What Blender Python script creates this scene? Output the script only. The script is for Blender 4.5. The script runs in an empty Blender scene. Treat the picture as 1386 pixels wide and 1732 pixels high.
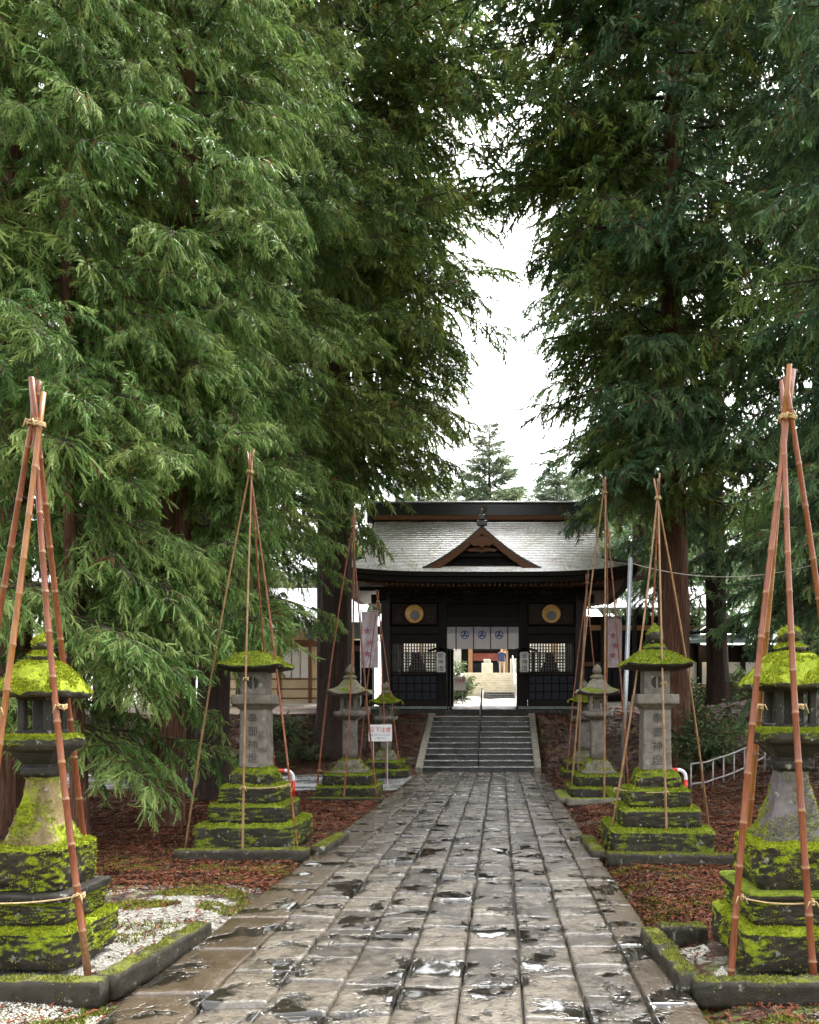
import bpy, bmesh, math, random
from mathutils import Vector, Matrix, Euler, noise
PI = math.pi
sc = bpy.context.scene
COL = sc.collection

# ------------------------------------------------------------------ camera
H = 1.6
cam_d = bpy.data.cameras.new('camera')
cam = bpy.data.objects.new('camera', cam_d)
COL.objects.link(cam)
cam.location = (0, 0, H)
cam.rotation_euler = (PI/2, 0, 0)
cam_d.sensor_fit = 'HORIZONTAL'
cam_d.sensor_width = 36
cam_d.lens = 36
cam_d.shift_x = -0.1104
cam_d.shift_y = 0.2417
cam_d.clip_start = 0.05
cam_d.clip_end = 2000
sc.camera = cam

# ------------------------------------------------------------------ world, sun, exposure
SUN_EL, SUN_AZ = math.radians(58), math.radians(34)   # azimuth from +Y towards +X: veiled sun high to the right, a little ahead
world = bpy.data.worlds.new('World')
sc.world = world
world.use_nodes = True
wn = world.node_tree.nodes; wl = world.node_tree.links
wn.clear()
sky = wn.new('ShaderNodeTexSky')
sky.sky_type = 'NISHITA'
sky.sun_disc = False
sky.sun_elevation = SUN_EL
sky.sun_rotation = SUN_AZ
sky.air_density = 1.0
sky.dust_density = 6.0
sky.ozone_density = 1.0
hs = wn.new('ShaderNodeHueSaturation')
hs.inputs['Saturation'].default_value = 0.10
hs.inputs['Value'].default_value = 1.0
bgn = wn.new('ShaderNodeBackground')
bgn.inputs['Strength'].default_value = 0.15
wo = wn.new('ShaderNodeOutputWorld')
wl.new(sky.outputs[0], hs.inputs['Color']); wl.new(hs.outputs[0], bgn.inputs['Color']); wl.new(bgn.outputs[0], wo.inputs['Surface'])
sun_d = bpy.data.lights.new('sun', 'SUN')
sun_d.energy = 1.5
sun_d.angle = math.radians(18)
sun_d.color = (1.0, 0.97, 0.92)
sun = bpy.data.objects.new('sun', sun_d)
COL.objects.link(sun)
_sd = Vector((math.sin(SUN_AZ)*math.cos(SUN_EL), math.cos(SUN_AZ)*math.cos(SUN_EL), math.sin(SUN_EL)))
sun.rotation_euler = _sd.to_track_quat('Z', 'Y').to_euler()
sc.view_settings.view_transform = 'Standard'
sc.view_settings.look = 'None'
sc.view_settings.gamma = 1.0
sc.view_settings.use_curve_mapping = False
sc.view_settings.exposure = 2.75
sc.render.engine = 'CYCLES'
cy = sc.cycles
cy.max_bounces = 6; cy.diffuse_bounces = 3; cy.glossy_bounces = 3; cy.transmission_bounces = 3; cy.transparent_max_bounces = 6
cy.caustics_reflective = False; cy.caustics_refractive = False
cy.use_adaptive_sampling = True; cy.adaptive_threshold = 0.02
cy.use_denoising = True

# ------------------------------------------------------------------ helpers
def sst(a, b, x):
    t = max(0.0, min(1.0, (x-a)/(b-a)))
    return t*t*(3-2*t)
def lerp(a, b, t): return a+(b-a)*t
def nz(x, y, z=0.0): return noise.noise(Vector((x, y, z)))

class MB:
    """collects geometry for one mesh"""
    def __init__(s): s.v = []; s.f = []; s.m = []; s.a = []
    def add(s, vs, fs, mi=0):
        o = len(s.v); s.v.extend(vs)
        for f in fs: s.f.append(tuple(i+o for i in f)); s.m.append(mi)
    def box(s, x0, x1, y0, y1, z0, z1, mi=0, bev=0.0, M=None):
        if bev <= 0:
            vs = [(x, y, z) for z in (z0, z1) for y in (y0, y1) for x in (x0, x1)]
            fs = [(0,2,3,1), (4,5,7,6), (0,1,5,4), (2,6,7,3), (0,4,6,2), (1,3,7,5)]
        else:
            b = bev; vs = []; idx = {}
            X = (x0, x1); Y = (y0, y1); Z = (z0, z1); sg = (1, -1)
            for i in range(2):
                for j in range(2):
                    for k in range(2):
                        for ax in range(3):
                            p = [X[i]+sg[i]*b, Y[j]+sg[j]*b, Z[k]+sg[k]*b]
                            p[ax] = (X, Y, Z)[ax][(i, j, k)[ax]]
                            idx[i, j, k, ax] = len(vs); vs.append(tuple(p))
            fs = []
            for ax in range(3):
                for side in range(2):
                    o = [a for a in range(3) if a != ax]
                    q = []
                    for (a, c) in ((0,0), (1,0), (1,1), (0,1)):
                        t = [0,0,0]; t[ax] = side; t[o[0]] = a; t[o[1]] = c
                        q.append(idx[t[0], t[1], t[2], ax])
                    fs.append(tuple(q))
            for e in range(3):
                o = [a for a in range(3) if a != e]
                for a in range(2):
                    for c in range(2):
                        t0 = [0,0,0]; t0[o[0]] = a; t0[o[1]] = c; t1 = list(t0); t1[e] = 1
                        fs.append((idx[(*t0, o[0])], idx[(*t1, o[0])], idx[(*t1, o[1])], idx[(*t0, o[1])]))
            for i in range(2):
                for j in range(2):
                    for k in range(2):
                        fs.append((idx[i,j,k,0], idx[i,j,k,1], idx[i,j,k,2]))
        if M is not None: vs = [tuple(M @ Vector(v)) for v in vs]
        s.add(vs, fs, mi); return s
    def tube(s, pts, r, n=8, mi=0, cap=True):
        pts = [Vector(p) for p in pts]; rs = r if isinstance(r, (list, tuple)) else [r]*len(pts)
        vs = []; up = None
        for i, p in enumerate(pts):
            d = (pts[min(i+1, len(pts)-1)]-pts[max(i-1, 0)]).normalized()
            if up is None:
                up = Vector((0,0,1)) if abs(d.z) < .9 else Vector((1,0,0))
            a = d.cross(up).normalized(); up2 = a.cross(d).normalized(); up = up2
            for k in range(n):
                t = 2*PI*k/n
                vs.append(tuple(p+(a*math.cos(t)+up2*math.sin(t))*rs[i]))
        fs = []
        for i in range(len(pts)-1):
            for k in range(n):
                k2 = (k+1) % n
                fs.append((i*n+k, i*n+k2, (i+1)*n+k2, (i+1)*n+k))
        if cap:
            fs.append(tuple(range(n-1, -1, -1))); fs.append(tuple((len(pts)-1)*n+k for k in range(n)))
        s.add(vs, fs, mi); return s
    def lathe(s, prof, n=24, c=(0,0,0), mi=0):
        vs = []; fs = []
        for (r, z) in prof:
            for k in range(n):
                t = 2*PI*k/n; vs.append((c[0]+r*math.cos(t), c[1]+r*math.sin(t), c[2]+z))
        for i in range(len(prof)-1):
            for k in range(n):
                k2 = (k+1) % n; fs.append((i*n+k, i*n+k2, (i+1)*n+k2, (i+1)*n+k))
        fs.append(tuple(range(n-1, -1, -1))); fs.append(tuple((len(prof)-1)*n+k for k in range(n)))
        s.add(vs, fs, mi); return s
    def prism_y(s, poly, y0, y1, mi=0):
        """polygon in (x,z) extruded along y"""
        n = len(poly)
        vs = [(x, y0, z) for x, z in poly]+[(x, y1, z) for x, z in poly]
        fs = [tuple(range(n)), tuple(range(2*n-1, n-1, -1))]+[(i, i+n, (i+1) % n+n, (i+1) % n) for i in range(n)]
        s.add(vs, fs, mi); return s
    def mesh(s, name, mats, smooth=False):
        me = bpy.data.meshes.new(name)
        me.from_pydata(s.v, [], s.f)
        for m in (mats if isinstance(mats, (list, tuple)) else [mats]): me.materials.append(m)
        if any(s.m): me.polygons.foreach_set('material_index', s.m)
        if s.a and len(s.a) == len(s.v):
            at = me.attributes.new('tint', 'FLOAT', 'POINT'); at.data.foreach_set('value', s.a)
        if smooth: me.polygons.foreach_set('use_smooth', [True]*len(s.f))
        me.update()
        return me
    def obj(s, name, mats, parent=None, smooth=False, loc=None, kind=None, label=None, fix=True):
        me = s.mesh(name, mats, smooth)
        if fix:
            bm = bmesh.new(); bm.from_mesh(me); bmesh.ops.recalc_face_normals(bm, faces=bm.faces); bm.to_mesh(me); bm.free()
        return link(name, me, parent, loc, kind, label)

def link(name, me, parent=None, loc=None, kind=None, label=None):
    o = bpy.data.objects.new(name, me); COL.objects.link(o)
    if parent is not None: o.parent = parent
    if loc is not None: o.location = loc
    if kind: o['kind'] = kind
    if label: o['label'] = label
    return o
def thing(name, label, cat, loc=(0,0,0), rz=0.0, group=None):
    o = bpy.data.objects.new(name, None); COL.objects.link(o)
    o.empty_display_size = .2
    o.location = loc; o.rotation_euler = (0, 0, rz)
    o['label'] = label; o['category'] = cat
    if group: o['group'] = group
    return o
def tag(o, label, cat, group=None):
    o['label'] = label; o['category'] = cat
    if group: o['group'] = group
    return o

# ------------------------------------------------------------------ materials
class NT:
    def __init__(s, name):
        s.mat = bpy.data.materials.new(name); s.mat.use_nodes = True
        s.t = s.mat.node_tree; s.n = s.t.nodes; s.l = s.t.links
        s.n.clear()
        s.out = s.n.new('ShaderNodeOutputMaterial')
        s.b = s.n.new('ShaderNodeBsdfPrincipled')
        s.l.new(s.b.outputs[0], s.out.inputs['Surface'])
        s.b.inputs['Roughness'].default_value = .7
    def new(s, t, **k):
        n = s.n.new(t)
        for a, v in k.items(): setattr(n, a, v)
        return n
    def put(s, node, sock, val):
        if hasattr(val, 'is_linked') or isinstance(val, bpy.types.NodeSocket): s.l.new(val, node.inputs[sock])
        else: node.inputs[sock].default_value = val
    def pos(s, scale=(1,1,1), kind='Object'):
        if kind == 'World': src = s.new('ShaderNodeNewGeometry').outputs['Position']
        else: src = s.new('ShaderNodeTexCoord').outputs[kind]
        m = s.new('ShaderNodeMapping'); m.inputs['Scale'].default_value = scale
        s.l.new(src, m.inputs['Vector']); return m.outputs[0]
    def noise(s, vec, scale, detail=4, rough=.55, dist=0, col=False):
        n = s.new('ShaderNodeTexNoise'); s.l.new(vec, n.inputs['Vector'])
        n.inputs['Scale'].default_value = scale; n.inputs['Detail'].default_value = detail
        n.inputs['Roughness'].default_value = rough; n.inputs['Distortion'].default_value = dist
        return n.outputs['Color' if col else 'Fac']
    def vor(s, vec, scale, feat='F1', out='Distance'):
        n = s.new('ShaderNodeTexVoronoi', feature=feat); s.l.new(vec, n.inputs['Vector']); n.inputs['Scale'].default_value = scale
        return n.outputs[out]
    def ramp(s, fac, stops, interp='LINEAR'):
        n = s.new('ShaderNodeValToRGB'); n.color_ramp.interpolation = interp
        e = n.color_ramp.elements
        while len(e) < len(stops): e.new(.5)
        for i, (p, c) in enumerate(stops):
            e[i].position = p
            e[i].color = (c, c, c, 1) if isinstance(c, (int, float)) else (*c, 1)
        s.l.new(fac, n.inputs[0]); return n.outputs[0]
    def mix(s, fac, a, b):
        n = s.new('ShaderNodeMix', data_type='RGBA')
        for i, v in ((0, fac), (6, a), (7, b)):
            if isinstance(v, bpy.types.NodeSocket): s.l.new(v, n.inputs[i])
            elif i == 0: n.inputs[0].default_value = v
            else: n.inputs[i].default_value = (*v, 1)
        return n.outputs[2]
    def math(s, op, a, b=0.0, c=None, clamp=False):
        n = s.new('ShaderNodeMath', operation=op); n.use_clamp = clamp
        for i, v in enumerate((a, b, c)):
            if v is None: continue
            if isinstance(v, bpy.types.NodeSocket): s.l.new(v, n.inputs[i])
            else: n.inputs[i].default_value = v
        return n.outputs[0]
    def bump(s, h, strength=.5, dist=.02, nrm=None):
        n = s.new('ShaderNodeBump'); n.inputs['Strength'].default_value = strength; n.inputs['Distance'].default_value = dist
        s.l.new(h, n.inputs['Height'])
        if nrm is not None: s.l.new(nrm, n.inputs['Normal'])
        return n.outputs[0]
    def rnd(s): return s.new('ShaderNodeObjectInfo').outputs['Random']
    def set(s, col=None, rough=None, nrm=None, metal=None, spec=None, coat=None):
        b = s.b
        if col is not None:
            if isinstance(col, tuple): b.inputs['Base Color'].default_value = (*col, 1)
            else: s.l.new(col, b.inputs['Base Color'])
        if rough is not None: s.put(b, 'Roughness', rough)
        if nrm is not None: s.l.new(nrm, b.inputs['Normal'])
        if metal is not None: b.inputs['Metallic'].default_value = metal
        if spec is not None: b.inputs['Specular IOR Level'].default_value = spec
        return s.mat

def m_simple(name, col, rough=.6, var=.25, scale=8, metal=0, bump=.15, spec=.5):
    t = NT(name); v = t.pos()
    n = t.noise(v, scale, 5)
    c2 = tuple(c*(1-var) for c in col); c3 = tuple(min(1, c*(1+var)) for c in col)
    c = t.ramp(n, [(.3, c2), (.7, c3)])
    return t.set(c, rough, t.bump(n, bump, .01), metal, spec)

def m_stone(name, stone, moss, amount, nzw=.5, moss_scale=3.0, rough=.75, wet=False):
    """stone with moss growing on its upper faces in patches"""
    t = NT(name); v = t.pos(kind='World')
    n1 = t.noise(v, 9, 6, .65); n2 = t.noise(v, 60, 4, .6); n3 = t.noise(v, moss_scale, 5, .65, .4)
    sc_ = t.ramp(n1, [(.25, tuple(c*.4 for c in stone)), (.5, stone), (.75, tuple(min(1, c*1.5) for c in stone))])
    lich = t.ramp(t.noise(v, 14, 4, .6), [(.62, 0.0), (.68, 1.0)])
    sc_ = t.mix(t.math('MULTIPLY', lich, .45), sc_, (.42, .42, .36))
    ms = t.ramp(t.noise(v, 32, 5, .7), [(.3, tuple(c*.35 for c in moss)), (.5, moss), (.75, (min(1, moss[0]*1.5), min(1, moss[1]*1.3), moss[2]*1.3))])
    geo = t.new('ShaderNodeNewGeometry'); sep = t.new('ShaderNodeSeparateXYZ'); t.l.new(geo.outputs['Normal'], sep.inputs[0])
    up = t.math('MULTIPLY', sep.outputs['Z'], nzw)
    m = t.math('ADD', t.math('ADD', up, n3), amount-.5)
    m = t.ramp(m, [(.44, 0.0), (.56, 1.0)])
    col = t.mix(m, sc_, ms)
    h = t.math('ADD', t.math('MULTIPLY', n2, .4), t.math('MULTIPLY', t.math('MULTIPLY', t.noise(v, 110, 3, .7), m), 2.2))
    h = t.math('ADD', h, n1)
    r = t.math('ADD', t.math('MULTIPLY', m, .35), .5)
    return t.set(col, r, t.bump(h, .75, .012), spec=.22)

M = {}
MOSS_Y = (.25, .315, .016)
MOSS_G = (.15, .20, .014)
M['moss_heavy'] = m_stone('mossy_stone_bright', (.032, .027, .019), MOSS_Y, .44, .50, 5.0)
M['moss_mid'] = m_stone('mossy_stone', (.028, .024, .017), MOSS_G, .40, .50, 4.0)
M['moss_light'] = m_stone('grey_stone_with_moss', (.16, .14, .11), MOSS_G, .08, .5)
M['stone_grey'] = m_stone('grey_granite', (.145, .128, .108), MOSS_G, -.05, .25)
M['stone_pillar_y'] = m_stone('lichen_stained_stone', (.16, .12, .055), MOSS_Y, .50, -.1, 4)
M['shaft_grey'] = m_stone('grey_purple_shaft_stone', (.115, .10, .10), MOSS_Y, .40, -.1, 4)
M['stone_dark'] = m_stone('dark_wet_stone', (.026, .023, .019), MOSS_G, .05, .35)
M['stone_step'] = m_stone('step_stone', (.13, .125, .115), MOSS_G, -.12, .2)
M['engraved'] = m_simple('engraved_characters', (.045, .042, .036), .8, .3, 40)
def m_tuft(name, moss):
    t = NT(name); v = t.pos(kind='World')
    n = t.noise(v, 25, 3, .6)
    c = t.ramp(n, [(.3, tuple(c*.5 for c in moss)), (.7, (moss[0]*1.35, moss[1]*1.2, moss[2]*1.3))])
    return t.set(c, .8, spec=.2)
M['tuft_y'] = m_tuft('moss_tuft_yellow', MOSS_Y)
M['tuft_g'] = m_tuft('moss_tuft_green', MOSS_G)
M['tuft_k'] = m_tuft('moss_tuft_olive', (.15, .175, .02))

def m_wood(name, col, rough=.55, axis=2, var=.4):
    t = NT(name); s3 = [14, 14, 14]; s3[axis] = .8
    v = t.pos(tuple(s3)); n = t.noise(v, 2.5, 6, .6, .5)
    c = t.ramp(n, [(.25, tuple(c*(1-var) for c in col)), (.6, col), (.85, tuple(min(1, c*(1+var)) for c in col))])
    return t.set(c, rough, t.bump(n, .35, .01), spec=.18)
M['wood_dark'] = m_wood('aged_dark_wood', (.010, .0075, .006), .75)
M['wood_darkx'] = m_wood('aged_dark_wood_lengthwise', (.013, .010, .008), .7, axis=0)
M['wood_brown'] = m_wood('brown_wood', (.20, .095, .05), axis=0)
M['wood_warm'] = m_wood('pale_timber', (.42, .24, .12))
M['wood_post'] = m_wood('grey_weathered_post', (.045, .033, .035))
M['plaster'] = m_simple('cream_plaster', (.62, .47, .30), .8, .12, 2)
M['white_wall'] = m_simple('white_plaster', (.75, .73, .7), .8, .08, 2)
M['metal'] = m_simple('galvanised_steel', (.4, .42, .44), .38, .15, 20, .9, .05)
M['metal_dull'] = m_simple('worn_aluminium_rail', (.27, .25, .24), .5, .3, 20, .3, .1)
M['iron'] = m_simple('dark_iron', (.03, .03, .035), .45, .3, 20, .6, .1)
M['white_paint'] = m_simple('white_paint', (.8, .8, .8), .4, .05, 10)
M['red_paint'] = m_simple('red_paint', (.6, .02, .02), .4, .15, 10)
M['rope'] = m_simple('straw_rope', (.42, .30, .15), .85, .35, 90, 0, .6)
M['black_ink'] = m_simple('black_lettering', (.015, .015, .015), .5, .1)
M['red_ink'] = m_simple('red_lettering', (.6, .02, .03), .5, .1)
M['navy'] = m_simple('indigo_dye', (.01, .055, .22), .8, .2, 20)
M['gold'] = m_simple('gilded_wood', (.55, .32, .10), .45, .25, 6, .3)
M['gold_dull'] = m_simple('faded_gold_line', (.10, .055, .02), .6, .3, 6)
M['panel_brown'] = m_simple('dark_lacquer_panel', (.013, .006, .004), .6, .3, 4, spec=.2)
M['purple'] = m_simple('purple_cord', (.06, .01, .05), .8, .2)
M['terracotta'] = m_simple('grey_relief_figure', (.16, .17, .2), .6, .5, 30)
M['cable'] = m_simple('pale_cable', (.5, .48, .42), .6, .1)

# bamboo
def m_bamboo(name, a, b):
    t = NT(name); v = t.pos((1,1,1)); n = t.noise(v, 1.8, 4, .6); f = t.noise(t.pos((60, 60, 2)), 1.5, 4)
    c = t.ramp(n, [(.3, a), (.65, b)])
    c = t.mix(t.ramp(f, [(.35, .5), (.6, 0.0)]), c, tuple(x*.45 for x in a))
    return t.set(c, .38, t.bump(f, .15, .003))
M['bamboo_a'] = m_bamboo('weathered_bamboo_orange', (.25, .085, .025), (.36, .16, .045))
M['bamboo_b'] = m_bamboo('weathered_bamboo_red', (.17, .042, .02), (.27, .088, .035))
M['bamboo_c'] = m_bamboo('weathered_bamboo_tan', (.24, .12, .05), (.32, .20, .10))
M['bamboo_n'] = m_simple('bamboo_node', (.22, .11, .05), .6, .3, 50)

# bark
def m_bark(name, dark, mid, light):
    t = NT(name); v = t.pos((22, 22, .7)); n = t.noise(v, 2.2, 8, .72, .8)
    v2 = t.pos((1,1,.4)); n2 = t.noise(v2, 2.2, 4, .6)
    c = t.ramp(n, [(.32, dark), (.48, mid), (.66, light)])
    c = t.mix(t.ramp(n2, [(.35, .0), (.7, .6)]), c, tuple(x*.6 for x in mid))
    return t.set(c, .85, t.bump(n, 1.0, .06), spec=.2)
M['bark'] = m_bark('cedar_bark', (.010, .006, .005), (.14, .066, .042), (.34, .20, .14))
M['bark_dark'] = m_bark('wet_cedar_bark', (.010, .008, .007), (.045, .030, .024), (.10, .062, .045))
M['twig'] = m_simple('twig_bark', (.045, .03, .02), .8, .4, 20)

# foliage
def m_leaf(name, c0, c1, c2, dead=(.16, .07, .025), trans=.34):
    t = NT(name)
    a = t.new('ShaderNodeAttribute', attribute_name='tint').outputs['Fac']
    r = t.rnd()
    n = t.noise(t.pos(kind='World'), .9, 3)
    m = t.math('ADD', t.math('MULTIPLY', a, .55), t.math('ADD', t.math('MULTIPLY', r, .28), t.math('MULTIPLY', n, .3)))
    c = t.ramp(m, [(.18, c0), (.5, c1), (.95, c2)])
    d = t.math('GREATER_THAN', a, 1.5)
    c = t.mix(d, c, dead)
    t.set(c, .55, spec=.35)
    tr = t.new('ShaderNodeBsdfTranslucent'); t.l.new(c, tr.inputs['Color'])
    mx = t.new('ShaderNodeMixShader'); mx.inputs[0].default_value = trans
    t.l.new(t.b.outputs[0], mx.inputs[1]); t.l.new(tr.outputs[0], mx.inputs[2]); t.l.new(mx.outputs[0], t.out.inputs['Surface'])
    return t.mat
M['leaf_near'] = m_leaf('cedar_foliage_fresh', (.022, .068, .013), (.11, .215, .046), (.35, .44, .14))
M['leaf_mid'] = m_leaf('cedar_foliage_deep', (.018, .052, .015), (.10, .18, .042), (.30, .36, .08))
M['leaf_blue'] = m_leaf('cedar_foliage_bluish', (.015, .052, .026), (.072, .155, .070), (.23, .33, .12))
M['leaf_far'] = m_leaf('haze_paled_foliage', (.07, .11, .07), (.12, .17, .10), (.22, .27, .15))  # paler greens: distance haze is put into the leaf colour
M['leaf_shrub'] = m_leaf('shrub_foliage', (.03, .06, .02), (.07, .12, .04), (.14, .2, .07))

# ------------------------------------------------------------------ ground
def gz(x, y):
    bank = sst(20.6, 24.6, y)*1.42
    z = bank
    if y > 25: z += (1.72-1.42)*sst(25, 30.5, y)
    if y > 30.5: z += min(y-30.5, 8)*.065
    if y > 43.5: z += 1.35*sst(43.6, 44.2, y)
    hill = sst(3.4, 9.0, x)*1.0*sst(10, 19, y)*(1-.85*sst(22, 27, y))
    z += hill
    if x < -5: z += .25*sst(-5, -12, x)*sst(6, 12, y)*(1-sst(15, 16.4, y))
    if abs(x+.5) > 60 or y > 90: z += .02*max(0, y-90)
    onpath = (1-sst(1.0, 1.35, abs(x+.49)-.55)) * (1-sst(20.4, 20.9, y))
    if -2.14 < x < 1.08 and 20.6 < y < 26.2: z = min(z, max(-.3, (y-21.0)*.36-.35))
    rough = .035*nz(x*1.3, y*1.3)+.02*nz(x*4, y*4, 3)
    if -30 < x < -1.9 and 16.3 < y < 20.2: rough = 0; z = min(z, 0)
    return z+rough*(1-onpath)-.06*onpath

def spaced(lo, hi, fn):
    out = [lo]
    while out[-1] < hi: out.append(out[-1]+fn(out[-1]))
    out[-1] = hi
    return out
def build_ground():
    xs = spaced(-400, 400, lambda x: .12 if abs(x) < 6 else (.3 if abs(x) < 14 else max(1, abs(x)*.12)))
    ys = spaced(-40, 900, lambda y: (2 if y < 2 else .12 if y < 12 else .16 if y < 32 else .5 if y < 50 else max(2, y*.08)))
    b = MB(); nx = len(xs)
    b.v = [(x, y, gz(x, y)) for y in ys for x in xs]
    b.f = [(j*nx+i, j*nx+i+1, (j+1)*nx+i+1, (j+1)*nx+i) for j in range(len(ys)-1) for i in range(nx-1)]
    b.m = [0]*len(b.f)
    t = NT('leaf_litter_ground'); v = t.pos(kind='World')
    sep = t.new('ShaderNodeSeparateXYZ'); t.l.new(v, sep.inputs[0]); X, Y = sep.outputs[0], sep.outputs[1]
    fib = t.noise(t.pos((1, 1.6, 1), 'World'), 17, 8, .8, 1.6)
    big = t.noise(v, .9, 4, .6); med = t.noise(v, 4.5, 5, .65)
    lit = t.ramp(fib, [(.34, (.008, .005, .004)), (.47, (.045, .020, .013)), (.57, (.14, .045, .024)), (.72, (.22, .12, .085))])
    soil = t.ramp(fib, [(.34, (.007, .005, .004)), (.58, (.045, .033, .026)), (.75, (.17, .14, .12))])
    c = t.mix(t.ramp(big, [(.42, 0.0), (.6, .75)]), lit, soil)
    mossc = t.ramp(t.noise(v, 40, 4, .7), [(.3, (.05, .07, .01)), (.7, (.24, .27, .06))])
    nearm = t.math('SUBTRACT', 1.0, t.math('DIVIDE', t.math('SUBTRACT', Y, 5.0), 5.5), clamp=True)   # moss and grit thin out away from the near plots
    mm = t.ramp(t.math('ADD', med, t.math('MULTIPLY', nearm, .12)), [(.56, 0.0), (.64, .8)])
    c = t.mix(mm, c, mossc)
    gcell = t.new('ShaderNodeTexVoronoi'); gcell.inputs['Scale'].default_value = 55; t.l.new(v, gcell.inputs['Vector'])
    gr = t.ramp(gcell.outputs['Color'], [(.1, (.12, .11, .09)), (.5, (.34, .32, .27)), (.9, (.55, .53, .47))])
    # white grit: round the near plots, and the whole yard behind the gate
    dl = t.math('MULTIPLY', t.math('ABSOLUTE', t.math('ADD', X, 2.6)), .8)
    dy = t.math('MULTIPLY', t.math('ABSOLUTE', t.math('SUBTRACT', Y, 5.9)), .75)
    inr = t.math('SUBTRACT', 1.25, t.math('ADD', dl, dy))
    dl2 = t.math('MULTIPLY', t.math('ABSOLUTE', t.math('SUBTRACT', X, 1.9)), .9)
    dy2 = t.math('MULTIPLY', t.math('ABSOLUTE', t.math('SUBTRACT', Y, 5.4)), .8)
    inr2 = t.math('SUBTRACT', .72, t.math('ADD', dl2, dy2))
    inn = t.math('ADD', t.math('MAXIMUM', inr, inr2), t.math('MULTIPLY', t.math('SUBTRACT', med, .5), 3.2))
    gm = t.ramp(inn, [(.02, 0.0), (.30, 1.0)])
    c = t.mix(gm, c, gr)
    yard = t.ramp(t.math('MULTIPLY', t.math('SUBTRACT', Y, 30.6), 1.0, clamp=True), [(0, 0.0), (1, 1.0)])
    c = t.mix(yard, c, t.ramp(t.noise(v, 3, 5), [(.3, (.42, .40, .35)), (.7, (.56, .54, .48))]))
    h = t.math('ADD', fib, t.math('MULTIPLY', gcell.outputs['Distance'], t.math('MULTIPLY', gm, 1.2)))
    rg = t.ramp(med, [(.35, .38), (.6, .75)])
    t.set(c, rg, t.bump(h, .9, .03), spec=.45)
    o = b.obj('ground', t.mat, smooth=True, kind='structure', fix=False)
    return o
build_ground()

# side road
def build_road():
    b = MB(); xs = spaced(-40, -2.06, lambda x: .5); ys = [16.35, 17, 17.7, 18.4, 19.1, 20.15]
    nx = len(xs)
    b.v = [(x, y + (.25*math.sin(x*.35) if y in (16.35, 20.15) else 0), .012) for y in ys for x in xs]
    b.f = [(j*nx+i, j*nx+i+1, (j+1)*nx+i+1, (j+1)*nx+i) for j in range(len(ys)-1) for i in range(nx-1)]; b.m = [0]*len(b.f)
    t = NT('wet_pale_asphalt'); v = t.pos(kind='World')
    n = t.noise(v, 1.3, 5, .6); f = t.noise(v, 120, 2)
    t.set(t.ramp(n, [(.3, (.16, .16, .165)), (.7, (.30, .30, .31))]), t.ramp(n, [(.4, .12), (.6, .4)]), t.bump(f, .2, .004), spec=.6)
    b.obj('road', t.mat, kind='structure', fix=False)
build_road()

# ------------------------------------------------------------------ paved path
PX = [-1.60, -1.25, -.90, -.56, -.22, .12, .45, .79]
def m_paving(name, k=1.0, brown=0.0):
    t = NT(name); v = t.pos(kind='World'); r = t.rnd()
    n1 = t.noise(v, 5.0, 6, .68); n2 = t.noise(v, 40, 5, .7); n3 = t.noise(t.pos((1, 1.0, 1), 'World'), 2.7, 5, .62, .3)
    a, b_ = (.024*k, .020*k, .016*k), (.125*k, .106*k, .080*k)
    base = t.ramp(t.math('ADD', t.math('MULTIPLY', n1, .8), t.math('MULTIPLY', r, .22)), [(.34, a), (.62, b_)])
    base = t.mix(t.ramp(t.noise(t.pos((1, 1, 1), 'World'), 17, 4, .65), [(.34, .65), (.52, 0.0)]), base, (.022, .019, .015))
    if brown: base = t.mix(brown, base, (.085, .055, .028))
    mossy = t.ramp(t.noise(v, 2.3, 5, .7), [(.62, 0.0), (.72, .5)])
    base = t.mix(mossy, base, (.06, .062, .022))
    # standing water lies in the hollows: same stone, darker where soaked and mirror smooth
    pud = t.ramp(n3, [(.515, 0.0), (.57, 1.0)])
    base = t.mix(t.math('MULTIPLY', pud, .92), base, (.010, .009, .007))
    rough = t.math('SUBTRACT', t.ramp(n1, [(.35, .10), (.68, .30)]), t.math('MULTIPLY', pud, .35), clamp=True)
    h = t.math('ADD', t.math('MULTIPLY', n1, 1.3), t.math('MULTIPLY', n2, .35))
    h = t.math('MULTIPLY', h, t.math('SUBTRACT', 1.0, t.math('MULTIPLY', pud, .97)))
    return t.set(base, t.math('MAXIMUM', rough, .03), t.bump(h, .6, .02), spec=1.0)
M['paving'] = m_paving('wet_paving_stone', 1.25)
M['border'] = m_paving('wet_border_stone', .75, .5)
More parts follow.
